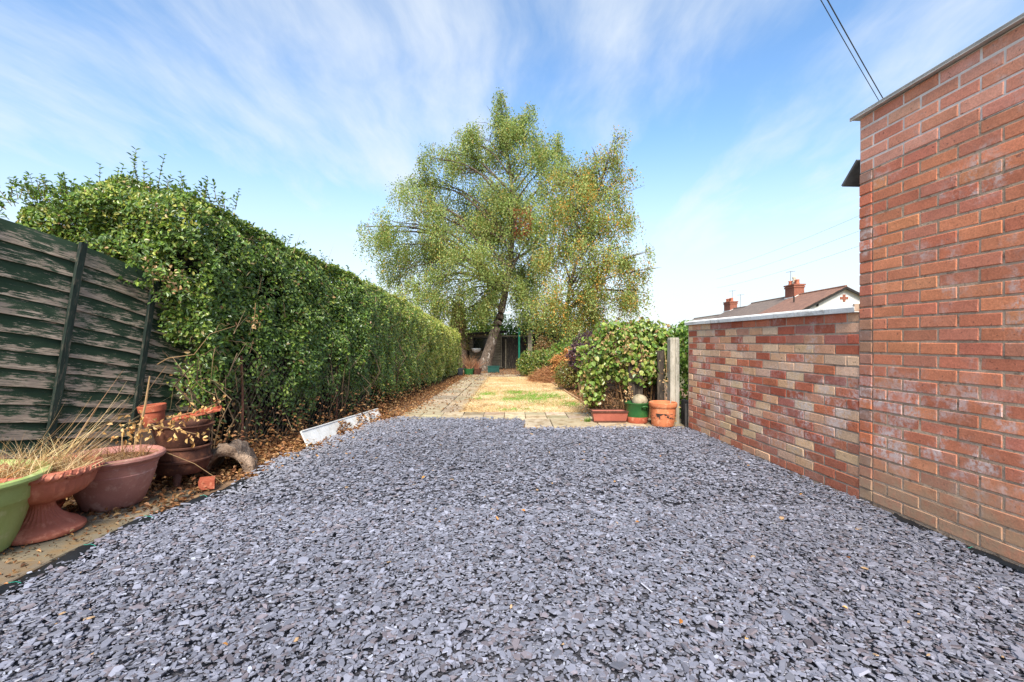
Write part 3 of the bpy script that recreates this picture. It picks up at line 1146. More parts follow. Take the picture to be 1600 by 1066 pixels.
# timber edging of the lawn
ed = MB()
pts = [(float(np.interp(y, [7.2, 9, 12, 14.6], [1.29, 1.22, 1.14, .97])), y, gz(y) + .035 + .006 * math.sin(3 * y)) for y in lin(7.25, 13.6, 14)]
vs, fs = [], []
for p in pts:
    for (dx, dz) in ((-.014, -.06), (.014, -.06), (.014, .012), (-.014, .012)):
        vs.append((p[0] + dx, p[1], p[2] + dz))
for i in range(len(pts) - 1):
    for j in range(4):
        fs.append((i * 4 + j, i * 4 + (j + 1) % 4, i * 4 + 4 + (j + 1) % 4, i * 4 + 4 + j))
fs += [(0, 1, 2, 3), (len(vs) - 1, len(vs) - 2, len(vs) - 3, len(vs) - 4)]
MAT['pale_timber'] = surf('pale_timber', srgb(190, 150, 112), srgb(160, 122, 90), 5, .85, .5, 40, .004, stretch=(6, .8, 6))
tag(ed.add(vs, fs).build('lawn_edging', MAT['pale_timber']), 'thin timber strip edging the right side of the lawn', 'edging')

# ------------------------------------------------------------------ fallen leaves and litter
def litter():
    Ps, Zs, Cs, Ls = [], [], [], []
    BR = [srgb(146, 104, 68), srgb(168, 124, 82), srgb(122, 84, 56), srgb(184, 146, 104), srgb(102, 72, 50)]
    def put(n, fx, fy, zz, cols=BR, l=(.022, .05)):
        Y = fy(n); X = fx(n, Y)
        Z = np.array([gz(v) for v in Y]) + zz(n, X, Y)
        Ps.append(np.stack([X, Y, Z], 1)); Cs.append(pick(cols, n)); Ls.append(rng.uniform(*l, n))
    lxv = lambda Y: np.interp(Y, [p[0] for p in LEFT] + [7, 8.5, 17], [p[1] for p in LEFT] + [-1.58, -1.62, -1.62])
    up = lambda n, X, Y: rng.exponential(.012, n) + .004
    # strip between hedge and slate
    put(5200, lambda n, Y: hx(Y) - .12 + (lxv(Y) - hx(Y) + .14) * rng.uniform(0, 1, n) ** 1.1, lambda n: rng.uniform(3.7, 7.0, n), up)
    put(5200, lambda n, Y: hx(Y) - .1 + (lxv(Y) - hx(Y) + .18 * rng.uniform(0, 2, n)) * rng.uniform(0, 1, n), lambda n: rng.uniform(6.7, 17.5, n), up)
    # heaped at the hedge foot
    put(2600, lambda n, Y: hx(Y) + rng.normal(0, .07, n), lambda n: 4.2 + 6.5 * rng.uniform(0, 1, n) ** 1.3, lambda n, X, Y: rng.exponential(.11, n).clip(0, .42))
    # behind the pots
    put(1800, lambda n, Y: rng.uniform(-3.2, -2.22, n), lambda n: rng.uniform(2.9, 4.1, n), up)
    put(200, lambda n, Y: rng.uniform(-3.0, -2.25, n), lambda n: rng.uniform(1.9, 2.9, n), lambda n, X, Y: rng.exponential(.006, n) + .016, l=(.012, .03))
    # heaps spilling over the white plank
    for (ry, rx, k_) in ((5.55, -1.97, 110), (6.1, -1.93, 80), (6.45, -1.90, 60), (6.85, -1.86, 120)):
        put(k_, lambda n, Y: rx + rng.normal(0, .04, n), lambda n: ry + rng.normal(0, .028, n), lambda n, X, Y: rng.uniform(.0, .17, n))
    put(700, lambda n, Y: rng.uniform(-3.1, -2.24, n), lambda n: rng.uniform(1.7, 3.3, n), lambda n, X, Y: rng.exponential(.003, n) + .016, [srgb(92, 72, 52), srgb(120, 96, 70), srgb(70, 56, 42)], (.006, .016))
    # path and slabs
    put(900, lambda n, Y: -1.62 + .95 * rng.uniform(0, 1, n) ** 1.7, lambda n: rng.uniform(7.1, 17, n), lambda n, X, Y: rng.uniform(.018, .028, n))
    # beds and far litter
    put(5200, lambda n, Y: np.interp(Y, [6, 7.2, 12, 16], [1.3, 1.35, 1.2, .6]) + rng.exponential(.5, n).clip(0, 2.0), lambda n: rng.uniform(6.7, 17, n), up)
    put(2600, lambda n, Y: rng.uniform(-1.9, 1.4, n), lambda n: rng.uniform(15.4, 21.5, n), up)
    # on the slate
    put(46, lambda n, Y: rng.uniform(-1.9, 2.1, n), lambda n: rng.uniform(1.6, 6.4, n), lambda n, X, Y: rng.uniform(.024, .034, n), [srgb(196, 150, 84), srgb(176, 122, 66), srgb(206, 170, 110)], (.02, .034))
    put(110, lambda n, Y: lxv(Y) + rng.exponential(.16, n), lambda n: rng.uniform(3.9, 6.7, n), lambda n, X, Y: rng.uniform(.026, .034, n), [srgb(196, 150, 96), srgb(156, 108, 66)], (.02, .034))
    P, C, L = np.concatenate(Ps), np.concatenate(Cs), np.concatenate(Ls)
    n = len(P)
    D = rng.normal(size=(n, 3)); D[:, 2] *= .35
    N = rng.normal(0, .45, (n, 3)); N[:, 2] = 1
    return leaf_mesh('fallen_leaves', P, D, unit(N), L, L * rng.uniform(.4, .7, n), C, MAT['dryleaf'], curl=.3)


tag(litter(), 'brown fallen leaves along the hedge, path and beds', 'leaf litter')

# ------------------------------------------------------------------ weed membrane showing at the slate edge
mm, t = new_mat('black_membrane')
pos = t.n('ShaderNodeNewGeometry')
wv = t.noise(t.scalev(pos, (220, 40, 220)), 1.0, 2, .5)
MAT['membrane'] = finish(mm, t, t.n('ShaderNodeBsdfPrincipled', Base_Color=t.mix(wv, (.004, .0045, .005), (.016, .017, .019)), Roughness=.6, Specular_IOR_Level=.35, Normal=bumpn(t, wv, .4, .002)))
MAT['green_thread'] = surf('green_thread', srgb(60, 160, 140), srgb(40, 130, 112), 8, .6, .1)


def membrane(pts, width, height, label, ruck=1.0, inward=1):
    """rucked ribbon of fabric along pts"""
    r = random.Random(len(pts) * 7 + int(width * 1000))
    n = len(pts)
    K = 7
    vs, fs = [], []
    for i, p in enumerate(pts):
        w = width * (1 + .3 * math.sin(i * .31) + r.uniform(-.1, .1))
        for j in range(K):
            u_ = j / (K - 1)
            prof = math.sin(u_ * math.pi) ** .8
            vs.append((p[0] - inward * w * (u_ - .35) + r.uniform(-.006, .006), p[1] + .1 * w * (u_ - .5),
                       .004 + height * prof * (.55 + .45 * math.sin(i * .47 + 1) * ruck) + r.uniform(-.004, .006) + .014))
    for i in range(n - 1):
        for j in range(K - 1):
            a = i * K + j
            fs.append((a, a + 1, a + K + 1, a + K))
    root = MB().add(vs, fs).build('weed_membrane', MAT['membrane'], smooth=True)
    tag(root, label, 'membrane')
    for i in range(5, n - 3, 13):
        th = MB()
        th.tube([Vector(vs[i * K + j]) + Vector((0, 0, .004)) for j in range(1, K - 1)], .0014, 4)
        th.build('thread', MAT['green_thread'], root)
    return root


mp = [(left_x(y) + .0 + .02 * math.sin(9 * y), y) for y in lin(1.55, 3.62, 70)]
membrane(mp, .10, .03, 'black fabric edge rucked up between the slate and the pots')
mp = [(wall_x(y) - .035, y) for y in lin(1.4, 2.92, 26)]
membrane(mp, .05, .018, 'black fabric strip showing under the tall brick wall', inward=-1)

# white plank leaning at the hedge foot
A, B = Vector((-2.06, 4.82, -.012)), Vector((-1.86, 6.86, -.01))
wp = MB()
d = (B - A)
nrm = Vector((d.y, -d.x, 0)).normalized()
L_ = d.length
vs = []
n = 10
for i in range(n + 1):
    q = i / n
    p = A + d * q + nrm * .004 * math.sin(3 * q * math.pi)
    hp = .185 - .06 * q
    for (o_, z) in ((0, 0), (.018, 0), (-.072, hp), (-.09, hp)):
        vs.append((p.x + nrm.x * o_, p.y + nrm.y * o_, p.z + z))
fs = [(0, 1, 2, 3), (4 * n + 3, 4 * n + 2, 4 * n + 1, 4 * n)]
for i in range(n):
    for j in range(4):
        fs.append((i * 4 + j, i * 4 + (j + 1) % 4, i * 4 + 4 + (j + 1) % 4, i * 4 + 4 + j))
plank = tag(wp.add(vs, fs).build('white_plank', MAT['white_pvc']), 'long white plastic plank propped at the foot of the hedge', 'plank')
lip = MB()
lip.tube([Vector(vs[i * 4 + 2]) + Vector((0, 0, .003)) for i in range(n + 1)], .008, 5)
lip.build('lip', MAT['white_pvc'], plank)

# ------------------------------------------------------------------ pots
def potmat(name, a, b, rough=.6, c=None):
    return surf(name, a, b, 6, rough, .2, 90, .002, c=c, coord=3)


MAT['pot_green'] = potmat('lime_plastic', srgb(148, 166, 96), srgb(160, 178, 110), .45, srgb(176, 186, 130))
MAT['pot_rose'] = potmat('rose_plastic', srgb(176, 124, 112), srgb(162, 112, 100), .5, srgb(188, 146, 132))
MAT['pot_urn'] = potmat('terracotta_plastic', srgb(178, 106, 84), srgb(160, 92, 72), .55, srgb(192, 126, 102))
MAT['terracotta'] = potmat('terracotta', srgb(178, 94, 66), srgb(156, 80, 58), .8, srgb(198, 128, 98))
MAT['orange_clay'] = potmat('orange_clay', srgb(206, 126, 84), srgb(186, 106, 68), .75, srgb(214, 148, 108))
MAT['glaze_green'] = potmat('green_glaze', srgb(40, 84, 44), srgb(58, 100, 50), .35)
MAT['compost'] = surf('dry_compost', srgb(98, 74, 52), srgb(140, 108, 76), 20, .95, .9, 60, .01, c=srgb(176, 140, 98))


def pot(name, label, loc, prof, inner, mat, soil_r, soil_z, flute=None, seg=56, group=None, cat='plant pot'):
    t_ = thing(name, label, cat, loc, 0, group)
    m_ = MB().lathe(prof + inner, seg, flute=flute)
    m_.build('body', mat, t_, smooth='edge')
    s_ = MB()
    vs, fs = [(0, 0, soil_z + .02)], []
    K = 28
    for ring in (1, 2, 3):
        for k in range(K):
            a_ = 2 * math.pi * k / K
            r_ = soil_r * ring / 3
            vs.append((r_ * math.cos(a_), r_ * math.sin(a_), soil_z + (rnd.uniform(-.008, .018) if ring < 3 else 0)))
    for k in range(K):
        fs.append((0, 1 + k, 1 + (k + 1) % K))
        for ring in (0, 1):
            a_ = 1 + ring * K
            fs.append((a_ + k, a_ + K + k, a_ + K + (k + 1) % K, a_ + (k + 1) % K))
    s_.add(vs, fs).build('soil', MAT['compost'], t_, smooth=True)
    return t_


# lime green tub at the picture edge
gp = pot('green_planter', 'large lime green plastic tub cut by the left picture edge', (-2.87, 2.36, .012),
         [(.27, 0), (.285, .01), (.33, .15), (.36, .25), (.372, .262), (.375, .268), (.388, .34), (.392, .352), (.425, .36), (.432, .372), (.428, .386), (.41, .392)],
         [(.385, .384), (.372, .37), (.36, .30), (.10, .30)], MAT['pot_green'], .366, .335)
# fluted urn
FL = (30, lambda z: .0)
def urn_fl(z):
    if .05 < z < .16: return .12
    if .18 < z < .31: return .05
    return 0.0
up_ = [(.190, 0), (.196, .012), (.194, .022), (.180, .030), (.172, .038), (.166, .046), (.125, .066), (.088, .095), (.066, .13), (.060, .152), (.066, .168),
       (.085, .176), (.14, .19), (.195, .222), (.226, .262), (.24, .305), (.246, .318), (.262, .325), (.27, .338), (.27, .352), (.262, .366), (.25, .37)]
ur = pot('fluted_urn', 'fluted terracotta coloured urn on a pedestal foot', (-2.65, 2.68, .018), up_, [(.235, .36), (.225, .33), (.10, .30)], MAT['pot_urn'], .234, .335, (34, urn_fl), 102, cat='urn')
# rope rim of the urn
rim = MB()
for k in range(46):
    a = 2 * math.pi * k / 46
    a2 = a + .10
    rim.tube([(.262 * math.cos(a), .262 * math.sin(a), .327), (.271 * math.cos((a + a2) / 2), .271 * math.sin((a + a2) / 2), .347), (.262 * math.cos(a2), .262 * math.sin(a2), .367)], [.005, .007, .005], 5)
rim.build('roped_rim', MAT['pot_urn'], ur, smooth=True, kind='stuff')
# round rose pot
rp = pot('round_planter', 'dusky pink round plastic pot with a rolled rim', (-2.635, 3.15, .014),
         [(.155, 0), (.165, .008), (.19, .08), (.215, .15), (.232, .21), (.234, .214), (.2315, .218), (.244, .262), (.248, .268), (.244, .272), (.25, .286), (.274, .296), (.284, .31), (.282, .326), (.268, .334)],
         [(.25, .33), (.236, .315), (.23, .27), (.1, .26)], MAT['pot_rose'], .236, .292)
# saucer behind the urn
pot('terracotta_saucer', 'terracotta dish lying behind the fluted urn', (-2.9, 2.86, .02), [(.12, 0), (.125, .01), (.16, .07), (.165, .08), (.155, .08)], [(.14, .02), (.05, .015)], MAT['terracotta'], .135, .04)
# small terracotta pot on a block
MAT['block'] = surf('old_block', srgb(76, 60, 50), srgb(56, 46, 40), 8, .95, .6, 50, .006)
bl = MB().box((0, 0, .2), (.2, .2, .4), (0, 0, .3))
o = bl.build('timber_block', MAT['block']); o.location = (-2.88, 3.84, 0.0)
tag(o, 'dark timber block holding the small terracotta pot', 'block')
sp_ = pot('small_flowerpot', 'small terracotta flowerpot standing against the fence', (-2.88, 3.84, .402), [(.062, 0), (.066, .005), (.08, .10), (.083, .125), (.092, .127), (.097, .172), (.092, .176)],
    [(.083, .172), (.08, .13), (.03, .12)], MAT['terracotta'], .081, .15, cat='flowerpot')
sp_.rotation_euler = (.05, -.08, 0)

# rusty cast iron stove pot
bz = thing('rusty_stove', 'rusty cast iron pot stove with splayed legs beside the pink pot', 'stove', (-2.53, 3.64, 0))
bz.rotation_euler = (0, .03, .4)
MB().lathe([(.10, .085), (.155, .10), (.178, .135), (.186, .175), (.187, .19)], 40, wob=.004).build('lower_bowl', MAT['rust'], bz, smooth='edge')
MB().lathe([(.187, .188), (.203, .192), (.205, .206), (.192, .212), (.188, .25), (.182, .285), (.196, .29), (.198, .30), (.182, .306)], 40, wob=.004, close=False).build('fire_ring', MAT['rust'], bz, smooth='edge')
MB().lathe([(.15, .30), (.158, .31), (.185, .40), (.2, .45), (.212, .455), (.212, .463), (.196, .462), (.17, .40), (.14, .33), (.02, .325)], 40, wob=.006, close=False).build('top_bowl', MAT['rust'], bz, smooth='edge')
for k in range(3):
    a = k * 2.094 - 1.5
    ca, sa = math.cos(a), math.sin(a)
    MB().tube([(.12 * ca, .12 * sa, .13), (.165 * ca, .165 * sa, .06), (.20 * ca, .20 * sa, 0.0)], [.035, .026, .016], 6).build('leg', MAT['rust'], bz, smooth=True)
MB().box((.196 * math.cos(-1.9), .196 * math.sin(-1.9), .248), (.09, .02, .05), (0, 0, -1.9 + 1.57)).build('door', MAT['rust'], bz)
# rust red strip lying across the stove
o = MB().box((0, 0, 0), (.36, .045, .012), (0, 0, 0)).box((0, .02, .012), (.36, .008, .024)).build('terracotta_strip', MAT['terracotta'])
o.location = (-2.46, 3.72, .515); o.rotation_euler = (.25, -.22, .18)
tag(o, 'red terracotta strip lying aslant on the rusty stove', 'trough piece')
# brick by the leg
o = MB().box((0, 0, .033), (.10, .13, .065), (0, 0, .5)).build('loose_brick', MAT['terracotta'])
o.location = (-2.27, 3.55, .0)
tag(o, 'loose brown half brick at the foot of the stove', 'brick')

# hollow log
MAT['bark'] = surf('pale_bark', srgb(170, 146, 124), srgb(118, 98, 82), 16, .95, 1.0, 45, .02, c=srgb(86, 70, 58))
lg = MB()
vs, fs = [], []
NL, NA = 12, 20
for i in range(NL + 1):
    q = i / NL
    for j in range(NA + 1):
        a = math.pi * (.0 + 1.02 * j / NA)
        r_ = .165 * (1 - .15 * q) * (1 + .10 * math.sin(5 * a + 3 * q) + .08 * math.sin(9 * q + 2 * a)) + rnd.uniform(-.012, .012)
        vs.append((r_ * math.cos(a) * 1.15, q * .46 + .03 * math.sin(3 * a), max(0, r_ * math.sin(a) * 1.12)))
for i in range(NL + 1):
    q = i / NL
    for j in range(NA + 1):
        a = math.pi * (.0 + 1.02 * j / NA)
        r_ = .115 * (1 - .3 * q)
        vs.append((r_ * math.cos(a) * 1.15, q * .46 + .02, max(0, r_ * math.sin(a) * 1.12)))
W1 = NA + 1
OFF = (NL + 1) * W1
for i in range(NL):
    for j in range(NA):
        a = i * W1 + j
        fs.append((a, a + 1, a + W1 + 1, a + W1))
        fs.append((OFF + a, OFF + a + W1, OFF + a + W1 + 1, OFF + a + 1))
for j in range(NA):
    fs.append((j, OFF + j, OFF + j + 1, j + 1))
    fs.append((NL * W1 + j, NL * W1 + j + 1, OFF + NL * W1 + j + 1, OFF + NL * W1 + j))
log = lg.add(vs, fs).build('hollow_log', MAT['bark'], smooth=True)
log.scale = (1.05, 1, 1.3); log.location = (-2.30, 3.80, .0); log.rotation_euler = (0, 0, .35)
tag(log, 'short hollow log with pale mottled bark behind the membrane', 'log')

# dead plants in the pots
ST = [srgb(206, 180, 134), srgb(186, 156, 110), srgb(220, 198, 152), srgb(160, 126, 86)]


def tuft(name, label, c, r, n, L, spread, bias=(0, 0, 0), w=.004, cols=ST, bend=.35):
    a = rng.uniform(0, 6.283, n); q = r * np.sqrt(rng.uniform(0, 1, n))
    P = np.stack([c[0] + q * np.cos(a), c[1] + q * np.sin(a), np.full(n, c[2])], 1)
    D = rng.normal(0, spread, (n, 3)); D[:, 2] = np.abs(D[:, 2]) + .5
    D = D + np.array([bias])
    o = blade_mesh(name, P - np.array([c]), D, rng.uniform(*L, n), w, pick(cols, n), MAT['straw'], None, None, bend, 5)
    o.location = c
    return tag(o, label, 'dead plant')


tuft('dead_grass', 'dry straw and brown litter filling the lime green tub', (-2.84, 2.38, .35), .30, 520, (.06, .22), .9, (.3, .1, 0), .005, ST + [srgb(150, 92, 54), srgb(172, 108, 62)])
tuft('dead_grass', 'tall bleached grass stalks leaning out of the fluted urn', (-2.65, 2.70, .35), .14, 64, (.25, .7), .2, (.75, .3, .2), .0045, ST, .16)
tuft('dead_grass', 'matted dry stalks lying over the fluted urn rim', (-2.63, 2.66, .352), .22, 620, (.06, .26), 1.0, (.2, 0, 0))
tuft('dead_grass', 'withered stems and brown scraps in the pink pot', (-2.635, 3.15, .30), .2, 240, (.05, .17), .9, (.2, 0, .1), .005, [srgb(130, 94, 62), srgb(160, 122, 80), srgb(104, 74, 50)])


def dead_branch(label, pts, nleaf, cols, spread=.05, r=.004, lsize=.04):
    root = MB().tube(pts, [r * (1 - .6 * i / (len(pts) - 1)) for i in range(len(pts))], 5, srgb(150, 122, 88)).build('dead_branch', MAT['twig'])
    tag(root, label, 'branch')
    if nleaf:
        pts = [Vector(p) for p in pts]
        P = []
        for i in range(nleaf):
            q = rnd.uniform(.15, 1) * (len(pts) - 1)
            k = min(int(q), len(pts) - 2)
            p = pts[k].lerp(pts[k + 1], q - k) + Vector((rnd.gauss(0, spread), rnd.gauss(0, spread), rnd.gauss(0, spread * .7)))
            P.append(tuple(p))
        P = np.array(P)
        leaf_mesh('leaves', P, rng.normal(size=(nleaf, 3)) + np.array([[0, 0, -.6]]), unit(rng.normal(size=(nleaf, 3))), rng.uniform(.6, 1.2, nleaf) * lsize, lsize * .55, pick(cols, nleaf), MAT['dryleaf'], root, 'stuff', curl=.35)
    return root


DB = [srgb(196, 156, 100), srgb(176, 134, 82), srgb(214, 180, 124)]
dead_branch('dead leafy branch arching from the pink pot to the stove', [(-2.62, 3.3, .33), (-2.68, 3.4, .44), (-2.6, 3.45, .47), (-2.48, 3.43, .47), (-2.36, 3.4, .45), (-2.25, 3.42, .42)], 70, DB)
dead_branch('dead twig with curled leaves above the pink pot', [(-2.7, 3.3, .31), (-2.78, 3.4, .42), (-2.74, 3.42, .5), (-2.66, 3.4, .52)], 34, DB)
dead_branch('long pale stalk drooping from the pink pot to the membrane', [(-2.5, 3.28, .35), (-2.42, 3.3, .33), (-2.25, 3.38, .22), (-2.14, 3.42, .12), (-2.08, 3.46, .04)], 0, DB, r=.003)
dead_branch('thin brown stick standing against the fence batten', [(-2.78, 3.52, .3), (-2.77, 3.6, .6), (-2.78, 3.66, .82)], 0, DB, r=.012)
dead_branch('dead leaves caught on twigs over the rusty stove', [(-2.62, 3.62, .5), (-2.5, 3.66, .53), (-2.38, 3.72, .57), (-2.28, 3.8, .63)], 40, DB + [srgb(130, 90, 60)], .04)
dead_branch('withered honeysuckle spray hanging on the hedge end', [(-2.95, 3.9, 1.62), (-2.85, 3.86, 1.68), (-2.78, 3.85, 1.6), (-2.7, 3.86, 1.5)], 60, [srgb(214, 184, 140), srgb(196, 160, 112)], .05, .003, .035)
dead_branch('withered spray hanging lower on the hedge face', [(-2.42, 4.5, 1.45), (-2.43, 4.5, 1.3), (-2.44, 4.48, 1.18)], 26, [srgb(206, 176, 130), srgb(180, 148, 104)], .03, .003, .035)
dead_branch('bare tendril looping across the hedge end', [(-2.9, 3.9, .9), (-2.8, 3.88, .95), (-2.6, 3.9, .98), (-2.5, 3.95, 1.15), (-2.38, 4.1, 1.22)], 0, DB, r=.004)

# ------------------------------------------------------------------ birch trees
mm, t = new_mat('birch_bark')
pos = t.n('ShaderNodeTexCoord', out=3)
a = t.noise(t.scalev(pos, (3, 3, 1.3)), 2.2, 7, .7, .6)
b = t.noise(t.scalev(pos, (9, 9, 2.5)), 3.0, 6, .75, .8)
c = t.mix(t.ramp(b, .35, .65), srgb(64, 54, 46), srgb(128, 112, 98))
c = t.mix(t.ramp(a, .57, .66), c, srgb(186, 176, 164))
MAT['birchbark'] = finish(mm, t, t.n('ShaderNodeBsdfPrincipled', Base_Color=c, Roughness=.9, Specular_IOR_Level=.15, Normal=bumpn(t, b, 1.0, .06)))


def pix(px_, py_, y):
    return Vector(((px_ - 800) / FPX * y, y, CAM_H - (py_ - 533) / FPX * y))


def spline(pts, n):
    """Catmull-Rom through pts"""
    pts = [Vector(p) for p in pts]
    q = [pts[0] * 2 - pts[1]] + pts + [pts[-1] * 2 - pts[-2]]
    out = []
    for i in range(1, len(q) - 2):
        for k in range(n):
            t_ = k / n
            a_, b_, c_, d_ = q[i - 1], q[i], q[i + 1], q[i + 2]
            out.append(.5 * ((2 * b_) + (c_ - a_) * t_ + (2 * a_ - 5 * b_ + 4 * c_ - d_) * t_ ** 2 + (3 * b_ - a_ - 3 * c_ + d_) * t_ ** 3))
    out.append(pts[-1])
    return out


def birch(name, label, Y0, trunk_px, r0, clumps, cols, w, dens, lsize, depth, seed, limbs=(), red=None, low=.3):
    r = random.Random(seed)
    base = pix(*trunk_px[0], Y0)
    base.z = gz(Y0) - .05
    tr = thing(name, label, 'tree', base)
    tp = spline([base] + [pix(p[0], p[1], Y0 + r.uniform(-.25, .25) * (i > 2)) for i, p in enumerate(trunk_px[1:])], 5)
    tp = [p - base for p in tp]
    n = len(tp)
    rad = [r0 * (1 - .93 * (i / (n - 1)) ** .8) * (1.45 if i == 0 else 1.2 if i < 3 else 1.0) for i in range(n)]
    MB().tube(tp, rad, 12).build('trunk', MAT['birchbark'], tr, smooth=True)
    P, D, C = [], [], []
    twigs = MB()
    for (cx, cy_, rp_) in clumps:
        yy = Y0 + r.uniform(-depth, depth) * (.35 if rp_ < 34 else 1)
        c = pix(cx, cy_, Y0) - base
        c.y = yy - base.y
        rr = rp_ / FPX * Y0
        # limb from trunk up and out to the clump
        zt_ = max(low * tp[-1].z, c.z - .55 * math.hypot(c.x - tp[n // 2].x, c.y) - .5)
        k = min(range(n), key=lambda i: abs(tp[i].z - zt_))
        a_ = tp[k]
        mid = a_.lerp(c, .5) + Vector((r.uniform(-.2, .2), r.uniform(-.2, .2), .28 * (c - a_).length * .6))
        end = c + Vector((0, 0, .1 * rr))
        lp = spline([a_, mid, end], 6)
        r1 = min(rad[k] * .6, .012 + .013 * (c - a_).length)
        MB().tube(lp, [r1 * (1 - .85 * i / (len(lp) - 1)) for i in range(len(lp))], 6).build('branch', MAT['birchbark'], tr, smooth=True)
        for q in range(int(9 * rr) + 3):
            i0 = r.randrange(len(lp) // 2, len(lp))
            e_ = c + Vector((r.gauss(0, .55), r.gauss(0, .6), r.gauss(0, .45))) * rr
            m_ = lp[i0].lerp(e_, .5) + Vector((0, 0, .12 * rr))
            twigs.tube([lp[i0], m_, e_], [.014, .010, .004], 3, srgb(70, 58, 48), False)
        # hanging strands
        ns = int(dens * rr * rr * r.uniform(.75, 1.2))
        # sub clumps make light and dark knots with gaps between
        subs = [c + Vector((r.uniform(-.8, .8), r.uniform(-.9, .9), r.uniform(-.75, .75))) * rr for _ in range(max(4, int(7 * rr)))]
        for q in range(ns):
            s_ = r.choice(subs)
            st_ = s_ + Vector((r.gauss(0, .26), r.gauss(0, .28), r.gauss(0, .20))) * rr
            ln = r.uniform(.2, .62) if r.random() < .8 else r.uniform(.6, 1.15)
            out = (st_ - Vector((0, 0, c.z)) * 0 - c)
            d = Vector((out.x * .28 + r.gauss(0, .2), out.y * .28 + r.gauss(0, .2), -1 + r.gauss(0, .22)))
            m_ = max(4, int(ln / .055))
            tone = r.uniform(.72, 1.25)
            ci = r.choices(range(len(cols)), w)[0]
            for j in range(m_):
                f_ = j / m_
                P.append((st_.x + d.x * ln * f_ * (1.6 - f_) + r.gauss(0, .045), st_.y + d.y * ln * f_ * (1.6 - f_) + r.gauss(0, .045), st_.z + d.z * ln * f_ + .1 * (1 - f_) * ln + r.gauss(0, .03)))
                C.append((ci if r.random() < .75 else r.randrange(len(cols)), tone))
    P = np.array(P)
    n_ = len(P)
    carr = np.array(cols)
    CC = carr[[c[0] for c in C]] * np.array([c[1] for c in C])[:, None] * rng.uniform(.8, 1.2, (n_, 1))
    if red:
        rc = np.array(pix(*red[:2], Y0) - base)
        m_ = (np.abs(P[:, 0] - rc[0]) < red[2]) & (np.abs(P[:, 2] - rc[2]) < red[3])
        m_ &= rng.uniform(0, 1, n_) < .42
        CC[m_] = pick([srgb(142, 66, 44), srgb(166, 92, 56)], int(m_.sum()))
    Dv = rng.normal(0, .6, (n_, 3)); Dv[:, 2] -= .8
    L = rng.uniform(.7, 1.25, n_) * lsize
    leaf_mesh('crown', P, Dv, unit(rng.normal(size=(n_, 3)) + np.array([[0, -.5, .5]])), L, L * .72, np.clip(CC, 0, 1), MAT['birchleaf'], tr, 'stuff', 4)
    twigs.build('twigs', MAT['twig'], tr, kind='stuff')
    for lb in limbs:
        lp = spline([pix(p[0], p[1], Y0) - base for p in lb], 6)
        MB().tube(lp, [.075 * (1 - .7 * i / (len(lp) - 1)) for i in range(len(lp))], 7).build('branch', MAT['birchbark'], tr, smooth=True)
    return n_


BC = [srgb(134, 152, 80), srgb(154, 168, 96), srgb(112, 134, 68), srgb(170, 174, 104), srgb(170, 148, 78)]
main_cl = [(783, 144, 9), (781, 160, 15), (772, 188, 26), (796, 195, 24), (828, 190, 16), (756, 214, 34), (722, 224, 24), (700, 236, 20), (790, 232, 44), (832, 226, 24), (866, 226, 16), (876, 244, 20), (744, 256, 46), (700, 262, 30), (672, 256, 18), (660, 282, 26),
           (800, 276, 50), (852, 268, 32), (700, 304, 44), (750, 312, 46), (648, 318, 30), (632, 282, 12), (806, 322, 46), (858, 316, 40), (668, 348, 42), (616, 352, 28), (590, 358, 18), (564, 352, 10), (720, 362, 44), (768, 366, 34), (606, 386, 30), (640, 398, 38),
           (690, 404, 42), (846, 366, 40), (736, 420, 34), (620, 424, 28), (660, 444, 36), (704, 452, 34), (838, 420, 40), (784, 428, 30), (800, 350, 36), (812, 396, 34), (776, 404, 30), (896, 268, 18), (760, 448, 24), (740, 470, 28), (690, 476, 24), (812, 456, 32), (772, 478, 22), (830, 474, 28), (640, 456, 18)]
n_a = birch('birch_tree', 'big leaning silver birch with an olive green crown by the shed', 20.0,
            [(754, 582), (763, 553), (769, 532), (777, 507), (783, 487), (794, 430), (800, 380), (804, 330), (796, 262), (788, 205), (782, 150)], .285,
            main_cl, BC, [4, 4, 3, 2, 1.2], 540, .068, 1.9, 5,
            [[(784, 488), (768, 470), (748, 474), (730, 482), (712, 474), (698, 462)], [(797, 410), (830, 388), (850, 350)], [(800, 390), (780, 372), (740, 350)], [(797, 420), (770, 400), (735, 396)]], (815, 362, .34, .55))
sec_cl = [(902, 290, 26), (884, 268, 18), (926, 244, 14), (962, 218, 12), (958, 240, 20), (944, 262, 24), (920, 262, 22), (968, 284, 18), (930, 292, 34), (892, 292, 30), (955, 318, 32), (908, 332, 40), (876, 338, 32), (968, 352, 20), (938, 366, 38), (890, 382, 40), (962, 392, 20), (866, 402, 34), (924, 412, 38),
          (990, 404, 14), (1006, 398, 10), (976, 420, 24), (1002, 430, 16), (886, 440, 40), (944, 446, 32), (990, 458, 22), (1008, 462, 9), (970, 474, 22), (912, 474, 34), (868, 470, 34), (940, 492, 22), (848, 486, 24), (876, 494, 24), (908, 498, 20), (858, 506, 14)]
n_b = birch('birch_tree', 'slimmer yellowing birch on the right behind the purple bush', 17.0,
            [(886, 600), (884, 560), (883, 530), (884, 500), (888, 460), (900, 410), (918, 350), (938, 290), (952, 240), (961, 212)], .12,
            sec_cl, BC + [srgb(192, 140, 58)], [3, 3, 2, 3, 2.5, 1.6], 560, .064, 1.5, 9, (), None, .28)


